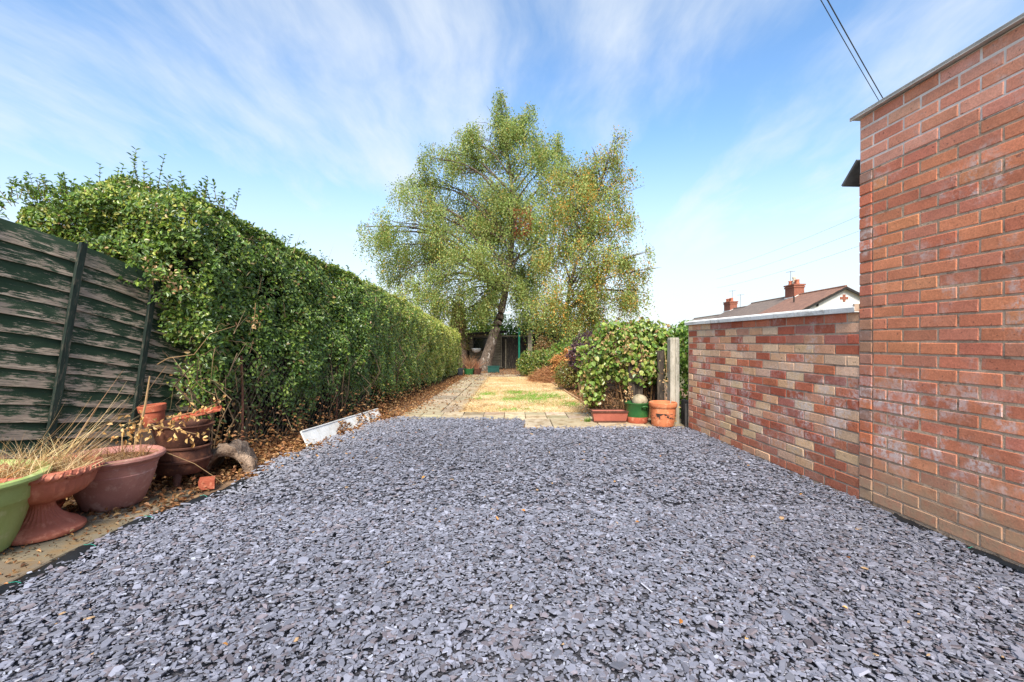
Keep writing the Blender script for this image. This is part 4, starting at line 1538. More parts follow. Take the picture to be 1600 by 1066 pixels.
# ------------------------------------------------------------------ shrubs
def bush(name, label, cat, loc, clumps, n, lsize, cols, mat, stems=0, stemcol=None, shell=.35, w=None, wid=.6, shape=6, droop=0.0, dry=0.0, stem_spread=.5):
    """clumps: (x, y, z, rx, ry, rz) relative to loc"""
    root = thing(name, label, cat, loc)
    vol = np.array([c[3] * c[5] + c[3] * c[4] for c in clumps]); vol = vol / vol.sum()
    Ps, Ns = [], []
    for c, v in zip(clumps, vol):
        k = max(4, int(n * v))
        d = unit(rng.normal(size=(k, 3)))
        rr = 1 - rng.exponential(shell * .5, k).clip(0, .85)
        rr = rr * (1 + .13 * bump_np(d[:, 0] * 3 + c[0] * 9, d[:, 2] * 3, 61, 2.2) + .10 * bump_np(d[:, 1] * 5, d[:, 2] * 5 + c[2] * 7, 62, 2.0))
        Ps.append(np.array(c[:3])[None, :] + d * rr[:, None] * np.array(c[3:6])[None, :])
        Ns.append(d)
    P, N = np.concatenate(Ps), np.concatenate(Ns)
    keep = P[:, 2] > .0
    P, N = P[keep], N[keep]
    k = len(P)
    N = unit(N + np.array([[0, 0, .4]]) + rng.normal(0, .5, (k, 3)))
    D = rng.normal(size=(k, 3)); D[:, 2] -= droop
    C = pick(cols, k, .24, w)
    L = rng.uniform(.65, 1.3, k) * lsize
    leaf_mesh('foliage', P, D, N, L, L * wid, C, mat, root, 'stuff', shape)
    for i in range(stems):
        c = clumps[rnd.randrange(len(clumps))]
        a_ = Vector((c[0] * stem_spread + rnd.uniform(-.06, .06), c[1] * stem_spread + rnd.uniform(-.06, .06), -.03))
        e_ = Vector((c[0] + rnd.uniform(-.5, .5) * c[3], c[1] + rnd.uniform(-.5, .5) * c[4], c[2] + rnd.uniform(-.1, .6) * c[5]))
        m_ = a_.lerp(e_, .5) + Vector((rnd.uniform(-.08, .08), rnd.uniform(-.08, .08), .05))
        MB().tube(spline([a_, m_, e_], 3), [.012, .011, .010, .009, .007, .005, .003], 5, brick_tone(stemcol or [srgb(110, 88, 66), srgb(142, 112, 84)])).build('stem', MAT['twig'], root)
    return root


GB = [srgb(96, 130, 50), srgb(116, 146, 60), srgb(78, 112, 44), srgb(136, 156, 72)]
# heart-leaved climber in front of the right fence
CL = [(0, 0, .98, .42, .34, .36), (.36, .06, 1.08, .36, .3, .30), (-.34, .02, .86, .30, .28, .34), (-.42, 0, .55, .20, .22, .28), (.12, -.12, .74, .40, .28, .30), (.46, 0, .82, .26, .26, .34), (.58, .05, 1.16, .16, .2, .2), (-.1, .05, 1.22, .34, .25, .18), (.3, .1, 1.27, .24, .22, .14), (-.4, .02, .33, .14, .18, .2)]
climber = bush('climbing_plant', 'bushy heart leaved climber with withered strands above the trough', 'climber', (1.55, 6.72, 0), CL, 4600, .056,
               [srgb(122, 144, 56), srgb(104, 130, 54), srgb(148, 162, 76), srgb(90, 116, 50), srgb(160, 168, 88), srgb(176, 146, 100)], MAT['leaf'], 26, [srgb(128, 96, 68), srgb(150, 116, 82), srgb(100, 76, 58)], .4, wid=.85, droop=.5, stem_spread=.75)
# its largest leaves, one by one
lme = []
for q in range(5):
    r = random.Random(q)
    v = [(0, 0, 0), (.30, .06, .04), (.46, .34, .07), (.33, .72, .04), (0, 1.06, -.06), (-.33, .72, .04), (-.46, .34, .07), (-.30, .06, .04)]
    me = bpy.data.meshes.new('leaf')
    me.from_pydata([(x_ + r.uniform(-.03, .03), y_, z_ + r.uniform(-.03, .03)) for x_, y_, z_ in v], [], [(0, 1, 2, 3), (0, 3, 4), (0, 4, 5), (0, 5, 6, 7)])
    lme.append(me)
mm, t = new_mat('climber_leaf')
info = mm.node_tree.nodes.new('ShaderNodeObjectInfo')
pr = t.n('ShaderNodeBsdfPrincipled', Base_Color=info.outputs['Color'], Roughness=.45, Specular_IOR_Level=.4)
tr_ = t.n('ShaderNodeBsdfTranslucent', Color=info.outputs['Color'])
MAT['climbleaf'] = finish(mm, t, t.n('ShaderNodeMixShader', i0=.25, i1=pr, i2=tr_))
for i in range(240):
    c = CL[rnd.choices(range(len(CL)), [c[3] * c[5] for c in CL])[0]]
    d = Vector((rnd.gauss(0, 1), -abs(rnd.gauss(0, 1)) - .3, rnd.gauss(.25, .8))).normalized()
    p = Vector(c[:3]) + Vector((d.x * c[3], d.y * c[4], d.z * c[5])) * rnd.uniform(.96, 1.08)
    if p.z < .3:
        continue
    me = lme[i % 5]
    if not me.materials:
        me.materials.append(MAT['climbleaf'])
    o = bpy.data.objects.new('leaf', me)
    nz = (d + Vector((rnd.gauss(0, .35), rnd.gauss(0, .35), rnd.gauss(.3, .3)))).normalized()
    o.rotation_euler = (nz.to_track_quat('Z', 'Y').to_matrix() @ Matrix.Rotation(math.pi + rnd.gauss(0, .7), 3, 'Z')).to_euler()
    s_ = rnd.uniform(.042, .072)
    o.scale = (s_, s_, s_)
    o.location = p
    o.color = (*brick_tone([srgb(110, 136, 54), srgb(90, 120, 50), srgb(130, 152, 70), srgb(150, 156, 78)]), 1)
    o.parent = climber
    COL.objects.link(o)
for (pts, nl, lab) in (([(1.5, 6.38, 1.3), (1.52, 6.34, 1.1), (1.5, 6.36, .95)], 46, 'cluster of withered tan flowers high on the climber'),
                  ([(1.72, 6.4, 1.05), (1.74, 6.37, .9), (1.73, 6.38, .78)], 34, 'withered strand hanging mid way down the climber'),
                  ([(1.56, 6.42, .55), (1.6, 6.4, .4), (1.55, 6.42, .3)], 36, 'withered brown strand hanging low above the green pot'),
                  ([(2.02, 6.3, .95), (2.03, 6.26, .7), (2.0, 6.26, .48)], 26, 'dead tendril hanging beside the concrete post'),
                  ([(1.35, 6.42, 1.22), (1.25, 6.4, 1.12), (1.22, 6.42, 1.0)], 30, 'withered blossom spray on the left of the climber')):
    dead_branch(lab, pts, nl, [srgb(206, 172, 122), srgb(178, 140, 96), srgb(204, 172, 126)], .04, .004, .036)
dead = bush('dead_undergrowth', 'tangle of brown dead stems under the climber', 'dead plant', (1.5, 6.75, 0), [(0, 0, .3, .42, .22, .32), (.3, .05, .35, .3, .2, .35), (-.3, .05, .2, .25, .2, .2)], 1500, .045, [srgb(128, 96, 66), srgb(96, 72, 52), srgb(160, 122, 84), srgb(84, 66, 48)], MAT['dryleaf'], 40, [srgb(120, 94, 70), srgb(96, 76, 58)], .7, wid=.35, stem_spread=.9)

bush('ivy', 'glossy green ivy filling the gap behind the concrete post', 'ivy', (2.42, 6.62, 0), [(0, 0, .9, .3, .3, .42), (.05, 0, .45, .3, .3, .5), (.2, .3, 1.1, .35, .3, .3)], 2400, .06, GB, MAT['leaf'], 5, None, .3, wid=.75)
bush('purple_shrub', 'dark purple leaved shrub beside the climber', 'shrub', (1.62, 10.6, gz(10.6)), [(0, 0, 1.0, .30, .3, .30), (.18, .1, 1.16, .24, .25, .22), (-.12, 0, .78, .3, .28, .26), (.16, 0, .74, .28, .28, .3)], 3800, .05, [srgb(78, 54, 66), srgb(98, 68, 78), srgb(62, 46, 56), srgb(112, 86, 84)], MAT['leaf'], 12)
bush('low_shrub', 'low olive shrub at the lawn edge with a dark base', 'shrub', (1.36, 10.9, gz(10.9)), [(0, 0, .42, .38, .35, .26), (-.12, -.05, .3, .3, .3, .2), (.3, .1, .5, .3, .3, .25), (.5, -.1, .35, .3, .3, .3)], 4600, .045, [srgb(118, 118, 56), srgb(96, 104, 50), srgb(142, 132, 66), srgb(120, 92, 58)], MAT['leaf'], 12)
bush('green_shrub', 'rounded green shrub in front of the dark shed gate', 'shrub', (.72, 16.2, gz(16.2)), [(0, 0, .52, .5, .4, .36), (-.22, -.1, .35, .34, .3, .3), (.3, 0, .62, .36, .35, .32), (.05, -.1, .22, .4, .3, .22)], 5200, .065, [srgb(104, 124, 54), srgb(128, 140, 64), srgb(80, 104, 46), srgb(150, 140, 76)], MAT['leaf'], 8)
bush('rusty_shrub', 'taller reddish brown shrub behind the rounded green shrub', 'shrub', (1.2, 16.9, gz(16.9)), [(0, 0, .85, .42, .4, .5), (.25, 0, .6, .4, .4, .45), (-.1, 0, 1.15, .22, .25, .25)], 4200, .06, [srgb(126, 106, 58), srgb(146, 108, 70), srgb(100, 104, 56), srgb(160, 124, 84)], MAT['leaf'], 8)
bush('orange_shrub', 'dried orange brown bush below the slim birch', 'shrub', (1.42, 13.4, gz(13.4)), [(0, 0, .62, .36, .3, .16), (.3, .1, .74, .34, .3, .26), (.1, 0, .4, .4, .35, .3)], 3600, .055, [srgb(190, 132, 80), srgb(168, 112, 66), srgb(206, 152, 96), srgb(142, 116, 62)], MAT['dryleaf'], 6)
bush('hedge_shrub', 'loose green shrub behind the dried orange bush', 'shrub', (1.85, 14.6, gz(14.6)), [(0, 0, .9, .5, .4, .42), (-.4, .2, .75, .4, .4, .35), (.5, 0, .8, .5, .4, .5), (.9, .2, 1.0, .4, .4, .4)], 5200, .06, GB + [srgb(150, 146, 70)], MAT['leaf'], 8)

# heap of dead brush
n = 5200
a = rng.uniform(0, 6.283, n); q = np.sqrt(rng.uniform(0, 1, n))
X = q * np.cos(a) * .62; Yq = q * np.sin(a) * 1.0
Z = .42 * (1 - q ** 2) * rng.uniform(.4, 1.05, n)
D = rng.normal(0, 1, (n, 3)); D[:, 2] *= .35; D[:, 0] += .4
o = blade_mesh('brush_heap', np.stack([X, Yq, Z], 1), D, rng.uniform(.08, .34, n), .010, pick([srgb(176, 124, 82), srgb(146, 100, 66), srgb(198, 150, 104), srgb(118, 82, 58)], n), MAT['straw'], None, None, .3, 3)
o.location = (1.08, 13.9, gz(13.9))
tag(o, 'heap of cut brown brushwood at the end of the lawn', 'brush heap')

# bright trees behind the shed
def back_tree(label, loc, clumps, n, cols, lsize=.11):
    root = bush('broadleaf_tree', label, 'tree', loc, clumps, n, lsize, cols, MAT['birchleaf'], 0, None, .6, wid=.6, shape=4)
    c = clumps[0]
    MB().tube([(0, 0, -.2), (c[0] * .3, 0, c[2] * .5), (c[0], c[1], c[2])], [.16, .13, .06], 8, srgb(88, 74, 60)).build('trunk', MAT['twig'], root, smooth=True)
    return root


back_tree('bright green tree behind the left of the shed', (-1.6, 25.5, -.5), [(0, 0, 2.4, 1.2, 1, .9), (-.7, 0, 1.9, .9, .9, .8), (.8, 0, 2.3, 1.0, .9, .9), (.2, 0, 1.6, 1.5, .8, .7), (-.2, 0, 3.1, .8, .8, .6)], 9000, [srgb(122, 150, 58), srgb(146, 168, 76), srgb(96, 128, 50)])
back_tree('darker green tree behind the dark gate', (.7, 26.0, -.5), [(0, 0, 2.3, 1.1, 1, .9), (.8, 0, 2.2, 1.1, .9, .9), (-.3, 0, 1.7, 1.2, .9, .7), (1.4, 0, 1.8, 1.0, .8, .8)], 8000, [srgb(74, 108, 44), srgb(92, 126, 54), srgb(58, 90, 40)])
back_tree('olive tree behind the slim birch trunk', (3.4, 25.0, -.5), [(0, 0, 2.0, 1.3, 1, .8), (1.2, 0, 1.5, 1.2, .9, .8), (-1.0, 0, 1.8, 1.0, .9, .8), (2.4, .5, 1.5, 1.2, 1, .7), (3.6, .8, 1.4, 1.2, 1, .6)], 8000, [srgb(118, 128, 58), srgb(140, 142, 70), srgb(96, 110, 52)])
back_tree('olive green shrub tree beyond the far end of the hedge', (-5.4, 22.5, -.4), [(0, 0, 1.9, 1.6, 1.2, 1.0), (1.3, 0, 1.6, 1.2, 1, .9), (-1.6, 0, 1.7, 1.5, 1, .9), (2.1, .4, 1.2, .9, .8, .9)], 8000, [srgb(112, 124, 54), srgb(134, 138, 62), srgb(90, 106, 48)])

# ivy clad dead trunk rising behind the hedge end
iv = thing('ivy_clad_tree', 'tapering brown ivy clad trunk behind the far hedge end', 'tree', (-2.42, 21.4, gz(21.4)))
MB().tube([(0, 0, -.1), (.01, 0, 1.1), (0, 0, 2.2), (-.03, 0, 3.0)], [.45, .38, .28, .18], 12).build('trunk', MAT['bark'], iv, smooth=True)
n = 2600
z = rng.uniform(.9, 3.1, n); a = rng.uniform(0, 6.283, n)
rr = np.interp(z, [0, 1.1, 2.2, 3.1], [.46, .40, .30, .18]) + rng.exponential(.04, n)
Nn = np.stack([np.cos(a), np.sin(a), np.zeros(n) + .3], 1)
leaf_mesh('crown', np.stack([rr * np.cos(a), rr * np.sin(a), z], 1), rng.normal(size=(n, 3)) - np.array([[0, 0, .6]]), unit(Nn + rng.normal(0, .4, (n, 3))), rng.uniform(.06, .11, n), .06, pick([srgb(120, 124, 66), srgb(150, 128, 84), srgb(104, 112, 56), srgb(168, 134, 96)], n), MAT['birchleaf'], iv, 'stuff', 4)

# ------------------------------------------------------------------ shed, gate, posts at the far end
MAT['shedwood'] = surf('shed_boards', srgb(136, 126, 106), srgb(104, 96, 82), 4, .9, .5, 30, .01, c=srgb(60, 54, 46), stretch=(.5, 1, 4))
MAT['gatewood'] = surf('gate_boards', srgb(48, 42, 36), srgb(34, 30, 26), 4, .9, .5, 30, .01, c=srgb(84, 76, 64), stretch=(3, 3, .5))
MAT['felt'] = surf('roof_felt', srgb(70, 66, 62), srgb(52, 50, 48), 6, .95, .4, 60, .006)
mm, t = new_mat('dark_glass')
MAT['glass'] = finish(mm, t, t.n('ShaderNodeBsdfPrincipled', Base_Color=(.012, .013, .014), Roughness=.08, Specular_IOR_Level=.5))
GY = gz(22)
shed = thing('garden_shed', 'low weathered board shed behind the leaning birch', 'shed', (-1.24, 22.0, GY))
MB().box((0, .8, .78), (1.44, 1.52, 1.56)).build('wall', MAT['gatewood'], shed)
for k in range(13):
    zb = .02 + k * .12
    if .83 < zb + .06 < 1.40:
        MB().box((-.63, -.005 + .03, zb + .058), (.20, .022, .112), (R(5), 0, 0)).build('board', MAT['shedwood'], shed)
        MB().box((.46, -.005 + .03, zb + .058), (.54, .022, .112), (R(5), 0, 0)).build('board', MAT['shedwood'], shed)
    else:
        MB().box((0, -.005 + .03, zb + .058), (1.46, .022, .112), (R(5), 0, 0)).build('board', MAT['shedwood'], shed)
win = MB().box((-.17, .02, 1.13), (.72, .02, .56)).build('window', MAT['glass'], shed)
f_ = MB()
f_.box((-.17, -.01, .845), (.76, .05, .04)).box((-.17, -.01, 1.40), (.76, .05, .04)).box((-.53, -.012, 1.12), (.04, .05, .52)).box((.19, -.012, 1.12), (.04, .05, .52))
f_.build('window_frame', MAT['dark_timber'], win)
MB().box((.74, .01, .8), (.05, .06, 1.56)).build('corner_post', MAT['shedwood'], shed)
rf = MB().box((.05, .8, 1.66), (1.86, 1.9, .05), (R(-1), R(-3.2), 0)).build('roof', MAT['felt'], shed)
MB().box((.05, -.16, 1.63), (1.86, .03, .09), (0, R(-3.2), 0)).build('fascia', MAT['dark_timber'], rf)
# white hanging bowl
hb = thing('hanging_bowl', 'white hanging bowl in front of the shed window', 'planter', (-1.62, 21.6, GY + .74))
MB().lathe([(.05, 0), (.16, .05), (.21, .16), (.22, .2), (.2, .2), (.05, .17)], 24).build('bowl', MAT['white_pvc'], hb, smooth=True)
for s_ in (-1, 1):
    MB().tube([(s_ * .2, 0, .2), (0, 0, .62)], .006, 4).build('cord', MAT['wire'], hb)
# dark boarded gate
gate = thing('boarded_gate', 'dark vertical board gate between the shed and the pale post', 'gate', (.13, 22.0, GY))
for k in range(11):
    h_ = 1.40 + rnd.uniform(-.03, .03)
    MB().box((-.62 + k * .117, .02 + rnd.uniform(-.006, .006), h_ / 2), (.105, .022, h_)).build('board', MAT['gatewood'], gate)
MB().box((0, -.02, 1.50), (1.40, .06, .06)).build('top_rail', MAT['shedwood'], gate)
MB().box((0, .06, .35), (1.3, .04, .09)).box((0, .06, 1.1), (1.3, .04, .09)).build('back_rail', MAT['gatewood'], gate, kind='stuff')
MB().box((-.42, -.025, .68), (.05, .03, 1.34)).build('cover_strip', MAT['shedwood'], gate)
# pale slatted post
pp = thing('pale_post', 'pale stacked post at the right of the dark gate', 'post', (.80, 21.2, gz(21.2)))
for k in range(14):
    MB().box((0, 0, .055 + k * .118), (.185 + rnd.uniform(-.006, .006), .185, .108)).build('course', MAT['slab'], pp)
MB().box((0, 0, 1.70), (.22, .22, .05)).build('cap', MAT['slab'], pp)
MB().box((0, 0, .82), (.16, .16, 1.62)).build('mortar', MAT['mortar_old'], pp)
# dark outhouse
oh = thing('dark_lean_to', 'dark low lean-to right of the pale post', 'shed', (1.5, 22.3, GY))
for k in range(9):
    MB().box((-.5 + k * .125, 0, .8), (.115, .03, 1.6)).build('board', MAT['gatewood'], oh)
MB().box((0, .6, .78), (1.1, 1.1, 1.54)).build('wall', MAT['dark_timber'], oh)
MB().box((0, .55, 1.66), (1.34, 1.5, .05), (0, R(5), 0)).build('roof', MAT['felt'], oh)
# green washing line pole
MAT['teal'] = surf('teal_paint', srgb(22, 112, 88), srgb(16, 92, 74), 8, .5, .1)
gpole = thing('line_post', 'green painted washing line post in front of the gate', 'post', (.31, 20.6, gz(20.6)))
MB().tube([(0, 0, -.05), (0, 0, 1.80)], .042, 10).build('pole', MAT['teal'], gpole)
MB().tube([(0, 0, 1.60), (.13, 0, 1.70)], .022, 8).build('hook', MAT['teal'], gpole)
# rear boundary
MAT['oldfence'] = surf('old_fence', srgb(70, 60, 50), srgb(50, 44, 38), 4, .9, .5, 30, .01, c=srgb(96, 84, 70), stretch=(3, 3, .5))
rfence = thing('rear_fence', 'old dark board fence closing the far end of the garden', 'fence', (1.0, 24.0, gz(24)))
for k in range(90):
    h_ = 1.5 + rnd.uniform(-.03, .03)
    MB().box((-7.6 + k * .17, rnd.uniform(-.01, .01), h_ / 2), (.16, .025, h_)).build('board', MAT['oldfence'], rfence)
# right side boundary fence with concrete posts
sfence = thing('side_fence', 'dark board fence behind the climber along the right border', 'fence', (2.02, 6.42, 0))
for k in range(46):
    y_ = .06 + k * .155
    h_ = .98 + rnd.uniform(-.03, .03)
    MB().box((-.012 * y_ + .02 + rnd.uniform(-.006, .006), y_, h_ / 2 + gz(6.42 + y_)), (.022, .145, h_)).build('board', MAT['oldfence'], sfence)
MB().box((-.02, .0, .48), (.09, .03, .96)).box((-.40, .04, .46), (.09, .03, .92)).box((-.30, .05, .44), (.1, .03, .86)).build('end_boards', MAT['oldfence'], sfence, kind='stuff')
MAT['concrete'] = surf('concrete_post', srgb(176, 168, 152), srgb(150, 142, 126), 5, .9, .5, 60, .004, c=srgb(124, 118, 100), stretch=(2, 2, .6))
cp = MB()
vs, fs = [], []
pr_ = [(-.06, -.055), (-.052, -.062), (-.012, -.062), (-.008, -.05), (.008, -.05), (.012, -.062), (.052, -.062), (.06, -.055), (.06, .062), (-.06, .062)]
q = len(pr_)
for z in (-.1, 1.11, 1.135):
    s_ = 1 if z < 1.12 else .85
    vs += [(x_ * s_, y_ * s_, z) for x_, y_ in pr_]
fs = [tuple(range(2 * q, 3 * q))]
for a_ in (0, q):
    for k in range(q):
        fs.append((a_ + k, a_ + (k + 1) % q, a_ + q + (k + 1) % q, a_ + q + k))
cpo = cp.add(vs, fs).build('concrete_post', MAT['concrete'])
cpo.location = (2.105, 6.22, 0)
tag(cpo, 'grooved grey concrete fence post behind the orange pot', 'post')
o = MB().box((0, 0, .165), (.05, .22, .33)).box((0, -.12, .15), (.12, .02, .30)).build('gravel_board', MAT['felt'])
o.location = (2.235, 6.12, 0)
tag(o, 'dark grey board standing between concrete post and brick wall', 'board')

# ------------------------------------------------------------------ pots on the right
tr_ = thing('trough_planter', 'long brown plastic trough on the slabs', 'planter', (1.29, 6.33, .018))
tb = MB()
vs = [(-.205, -.065, 0), (.205, -.065, 0), (.205, .065, 0), (-.205, .065, 0), (-.235, -.085, .145), (.235, -.085, .145), (.235, .085, .145), (-.235, .085, .145), (-.225, -.075, .145), (.225, -.075, .145), (.225, .075, .145), (-.225, .075, .145), (-.21, -.06, .09), (.21, -.06, .09), (.21, .06, .09), (-.21, .06, .09)]
fs = [(3, 2, 1, 0)]
for a_ in (0, 4, 8):
    for k in range(4):
        fs.append((a_ + k, a_ + (k + 1) % 4, a_ + 4 + (k + 1) % 4, a_ + 4 + k))
fs.append((12, 13, 14, 15))
MAT['trough'] = potmat('brown_plastic', srgb(166, 96, 78), srgb(150, 84, 68), .5)
tb.add(vs, fs).build('body', MAT['trough'], tr_)
lipm = MB()
lipm.box((0, -.09, .146), (.50, .022, .018)).box((0, .09, .146), (.50, .022, .018)).box((-.24, 0, .1465), (.022, .16, .017)).box((.24, 0, .1465), (.022, .16, .017))
lipm.build('rim', MAT['rust'], tr_, kind='stuff')
MB().box((0, -.066, .012), (.41, .012, .022)).build('base_strip', MAT['rust'], tr_)
gg = pot('glazed_pot', 'green glazed pot with a bare terracotta base and a stone on top', (1.655, 6.30, .016), [(.125, 0), (.132, .01), (.14, .085)], [(.139, .09), (.1, .088)], MAT['terracotta'], .09, .09)
MB().lathe([(.141, .083), (.147, .15), (.156, .245), (.166, .256), (.166, .268), (.155, .27), (.147, .255), (.14, .2), (.02, .19)], 40, close=False).build('glazed_band', MAT['glaze_green'], gg, smooth='edge')
hd = MB().tube(spline([(.02, -.152, .21), (.02, -.185, .225), (.05, -.19, .235), (.085, -.178, .225), (.085, -.135, .21)], 4), .01, 6)
hd.build('handle', MAT['glaze_green'], gg, smooth=True)
st_ = MB().lathe([(.02, 0), (.075, .02), (.1, .07), (.095, .13), (.06, .17), (.015, .185)], 18, wob=.05).build('smooth_stone', MAT['slab_dirty'], smooth=True)
st_.location = (1.67, 6.30, .205); st_.rotation_euler = (.1, .2, 0)
tag(st_, 'rounded tan stone resting in the green glazed pot', 'stone')
op = pot('clay_pot', 'chipped orange clay pot with a thick rim by the concrete post', (1.925, 6.08, .016), [(.135, 0), (.14, .01), (.148, .10), (.155, .225), (.167, .235), (.176, .262), (.175, .29), (.165, .298)], [(.152, .29), (.145, .2), (.05, .19)], MAT['orange_clay'], .146, .22)
# dark flaking band round the clay pot
mm, t = new_mat('flaked_dark')
pos = t.n('ShaderNodeTexCoord', out=3)
nz_ = t.noise(t.scalev(pos, (1, 1, 1.4)), 17, 5, .7)
fl = t.ramp(nz_, .5, .56)
MAT['flake'] = finish(mm, t, t.n('ShaderNodeBsdfPrincipled', Base_Color=t.mix(fl, srgb(196, 114, 74), srgb(46, 34, 28)), Roughness=.8))
MB().lathe([(.1495, .095), (.1535, .165)], 40, close=False).build('flaked_band', MAT['flake'], op, smooth=True)
dead_branch('dry stalk bent over the rim of the orange clay pot', [(2.02, 5.98, .02), (2.05, 5.96, .12), (2.08, 6.0, .24), (2.09, 6.1, .3)], 5, DB, .02, .004)
tuft('dead_grass', 'dried weeds in the orange clay pot', (1.925, 6.08, .24), .1, 90, (.04, .09), .9)
tuft('green_weed', 'small green weed beside the brown trough', (1.0, 6.33, .02), .04, 60, (.04, .1), .6, (0, 0, .2), .008, GB)
# little ornament in the bed
fig = thing('garden_ornament', 'small red ornament standing in the soil bed by the lawn', 'ornament', (1.41, 8.3, gz(8.3)))
MAT['red_paint'] = surf('red_paint', srgb(186, 70, 50), srgb(160, 56, 42), 8, .6, .1)
MB().lathe([(.05, 0), (.055, .01), (.05, .07), (.035, .10), (.03, .11)], 16).build('body', MAT['terracotta'], fig, smooth=True)
MB().lathe([(.03, .105), (.038, .125), (.036, .15)], 16, close=False).build('head', MAT['slab'], fig, smooth=True)
MB().lathe([(.044, .145), (.045, .155), (.03, .19), (.004, .23)], 16, close=False).build('cap', MAT['red_paint'], fig, smooth=True)
# pots at the shed
MAT['pot_bright'] = potmat('bright_green', srgb(44, 96, 50), srgb(34, 80, 42), .5)
MAT['pot_dark'] = potmat('dark_plastic', srgb(58, 62, 66), srgb(44, 48, 52), .5)
MAT['pot_teal'] = potmat('teal_plastic', srgb(24, 70, 62), srgb(18, 58, 52), .5)
def simple_prof(r0, r1, h):
    return [(r0, 0), (r1 * .95, h * .85), (r1, h * .86), (r1, h), (r1 * .93, h)], [(r1 * .88, h * .9), (r1 * .3, h * .85)]
for (nm, lab, x_, y_, r0_, r1_, h_, mt) in (('grey_pot', 'dark grey pot at the far end of the hedge', -1.80, 16.3, .11, .14, .27, 'pot_dark'), ('green_pot', 'bright green pot near the birch trunk', -1.52, 16.8, .14, .19, .24, 'pot_bright'), ('brown_pot', 'terracotta pot of dead growth left of the birch trunk', -1.27, 17.0, .14, .2, .24, 'rust')):
    p1, p2 = simple_prof(r0_, r1_, h_)
    pot(nm, lab, (x_, y_, gz(y_)), p1, p2, MAT[mt], r1_ * .85, h_ * .9, seg=28)
tuft('dead_plant', 'bushy dead brown plant in the bright green pot', (-1.52, 16.8, gz(16.8) + .22), .1, 160, (.2, .7), .35, (0, 0, .2), .012, [srgb(150, 110, 80), srgb(120, 88, 66), srgb(176, 134, 98)])
tuft('dead_plant', 'dead brown stems in the terracotta pot by the birch', (-1.27, 17.0, gz(17) + .22), .1, 140, (.15, .5), .4, (0, 0, .2), .012, [srgb(156, 108, 80), srgb(130, 88, 66)])
o = MB().box((0, 0, .12), (.44, .2, .24)).box((0, 0, .245), (.48, .24, .03)).build('teal_trough', MAT['pot_teal'])
o.location = (-.72, 18.6, gz(18.6)); tag(o, 'dark teal trough at the foot of the shed', 'planter')

# ------------------------------------------------------------------ terraced houses beyond the wall
mm, t = new_mat('roof_tiles')
uv = t.n('ShaderNodeTexCoord', out=3)
info = mm.node_tree.nodes.new('ShaderNodeObjectInfo')
bt = mm.node_tree.nodes.new('ShaderNodeTexBrick')
bt.offset = .5
for k_, v_ in (('Scale', 1.0), ('Mortar Size', .022), ('Brick Width', .34), ('Row Height', .34), ('Bias', -.1)):
    bt.inputs[k_].default_value = v_
bt.inputs['Color1'].default_value = (.85, .85, .85, 1); bt.inputs['Color2'].default_value = (1.2, 1.15, 1.1, 1); bt.inputs['Mortar'].default_value = (.42, .4, .4, 1)
sepu = mm.node_tree.nodes.new('ShaderNodeSeparateXYZ')
mm.node_tree.links.new(uv, sepu.inputs[0])
mm.node_tree.links.new(t.n('ShaderNodeCombineXYZ', X=sepu.outputs[1], Y=t.math('MULTIPLY', sepu.outputs[0], 1.13), Z=0.0), bt.inputs['Vector'])
c = t.mix(.85, info.outputs['Color'], bt.outputs[0], 'MULTIPLY')
c = t.mix(.6, c, t.mix(t.noise(uv, 1.4, 6, .65), (.6, .6, .6), (1.4, 1.38, 1.34)), 'MULTIPLY')
MAT['tiles'] = finish(mm, t, t.n('ShaderNodeBsdfPrincipled', Base_Color=c, Roughness=.85, Specular_IOR_Level=.2, Normal=bumpn(t, bt.outputs[1], -.6, .05)))
MAT['render_white'] = surf('white_render', srgb(226, 222, 212), srgb(212, 208, 198), 2, .9, .2, 20, .01)
MAT['chim_brick'] = surf('chimney_brick', srgb(148, 86, 66), srgb(120, 72, 58), 6, .9, .6, 14, .03, c=srgb(172, 136, 112), stretch=(1, 1, 3))
MAT['chim_pot'] = surf('chimney_pot', srgb(190, 120, 92), srgb(170, 100, 76), 6, .85, .2)
MAT['chim_pale'] = surf('chimney_pot_pale', srgb(206, 192, 170), srgb(188, 172, 150), 6, .85, .2)
SCL = .75


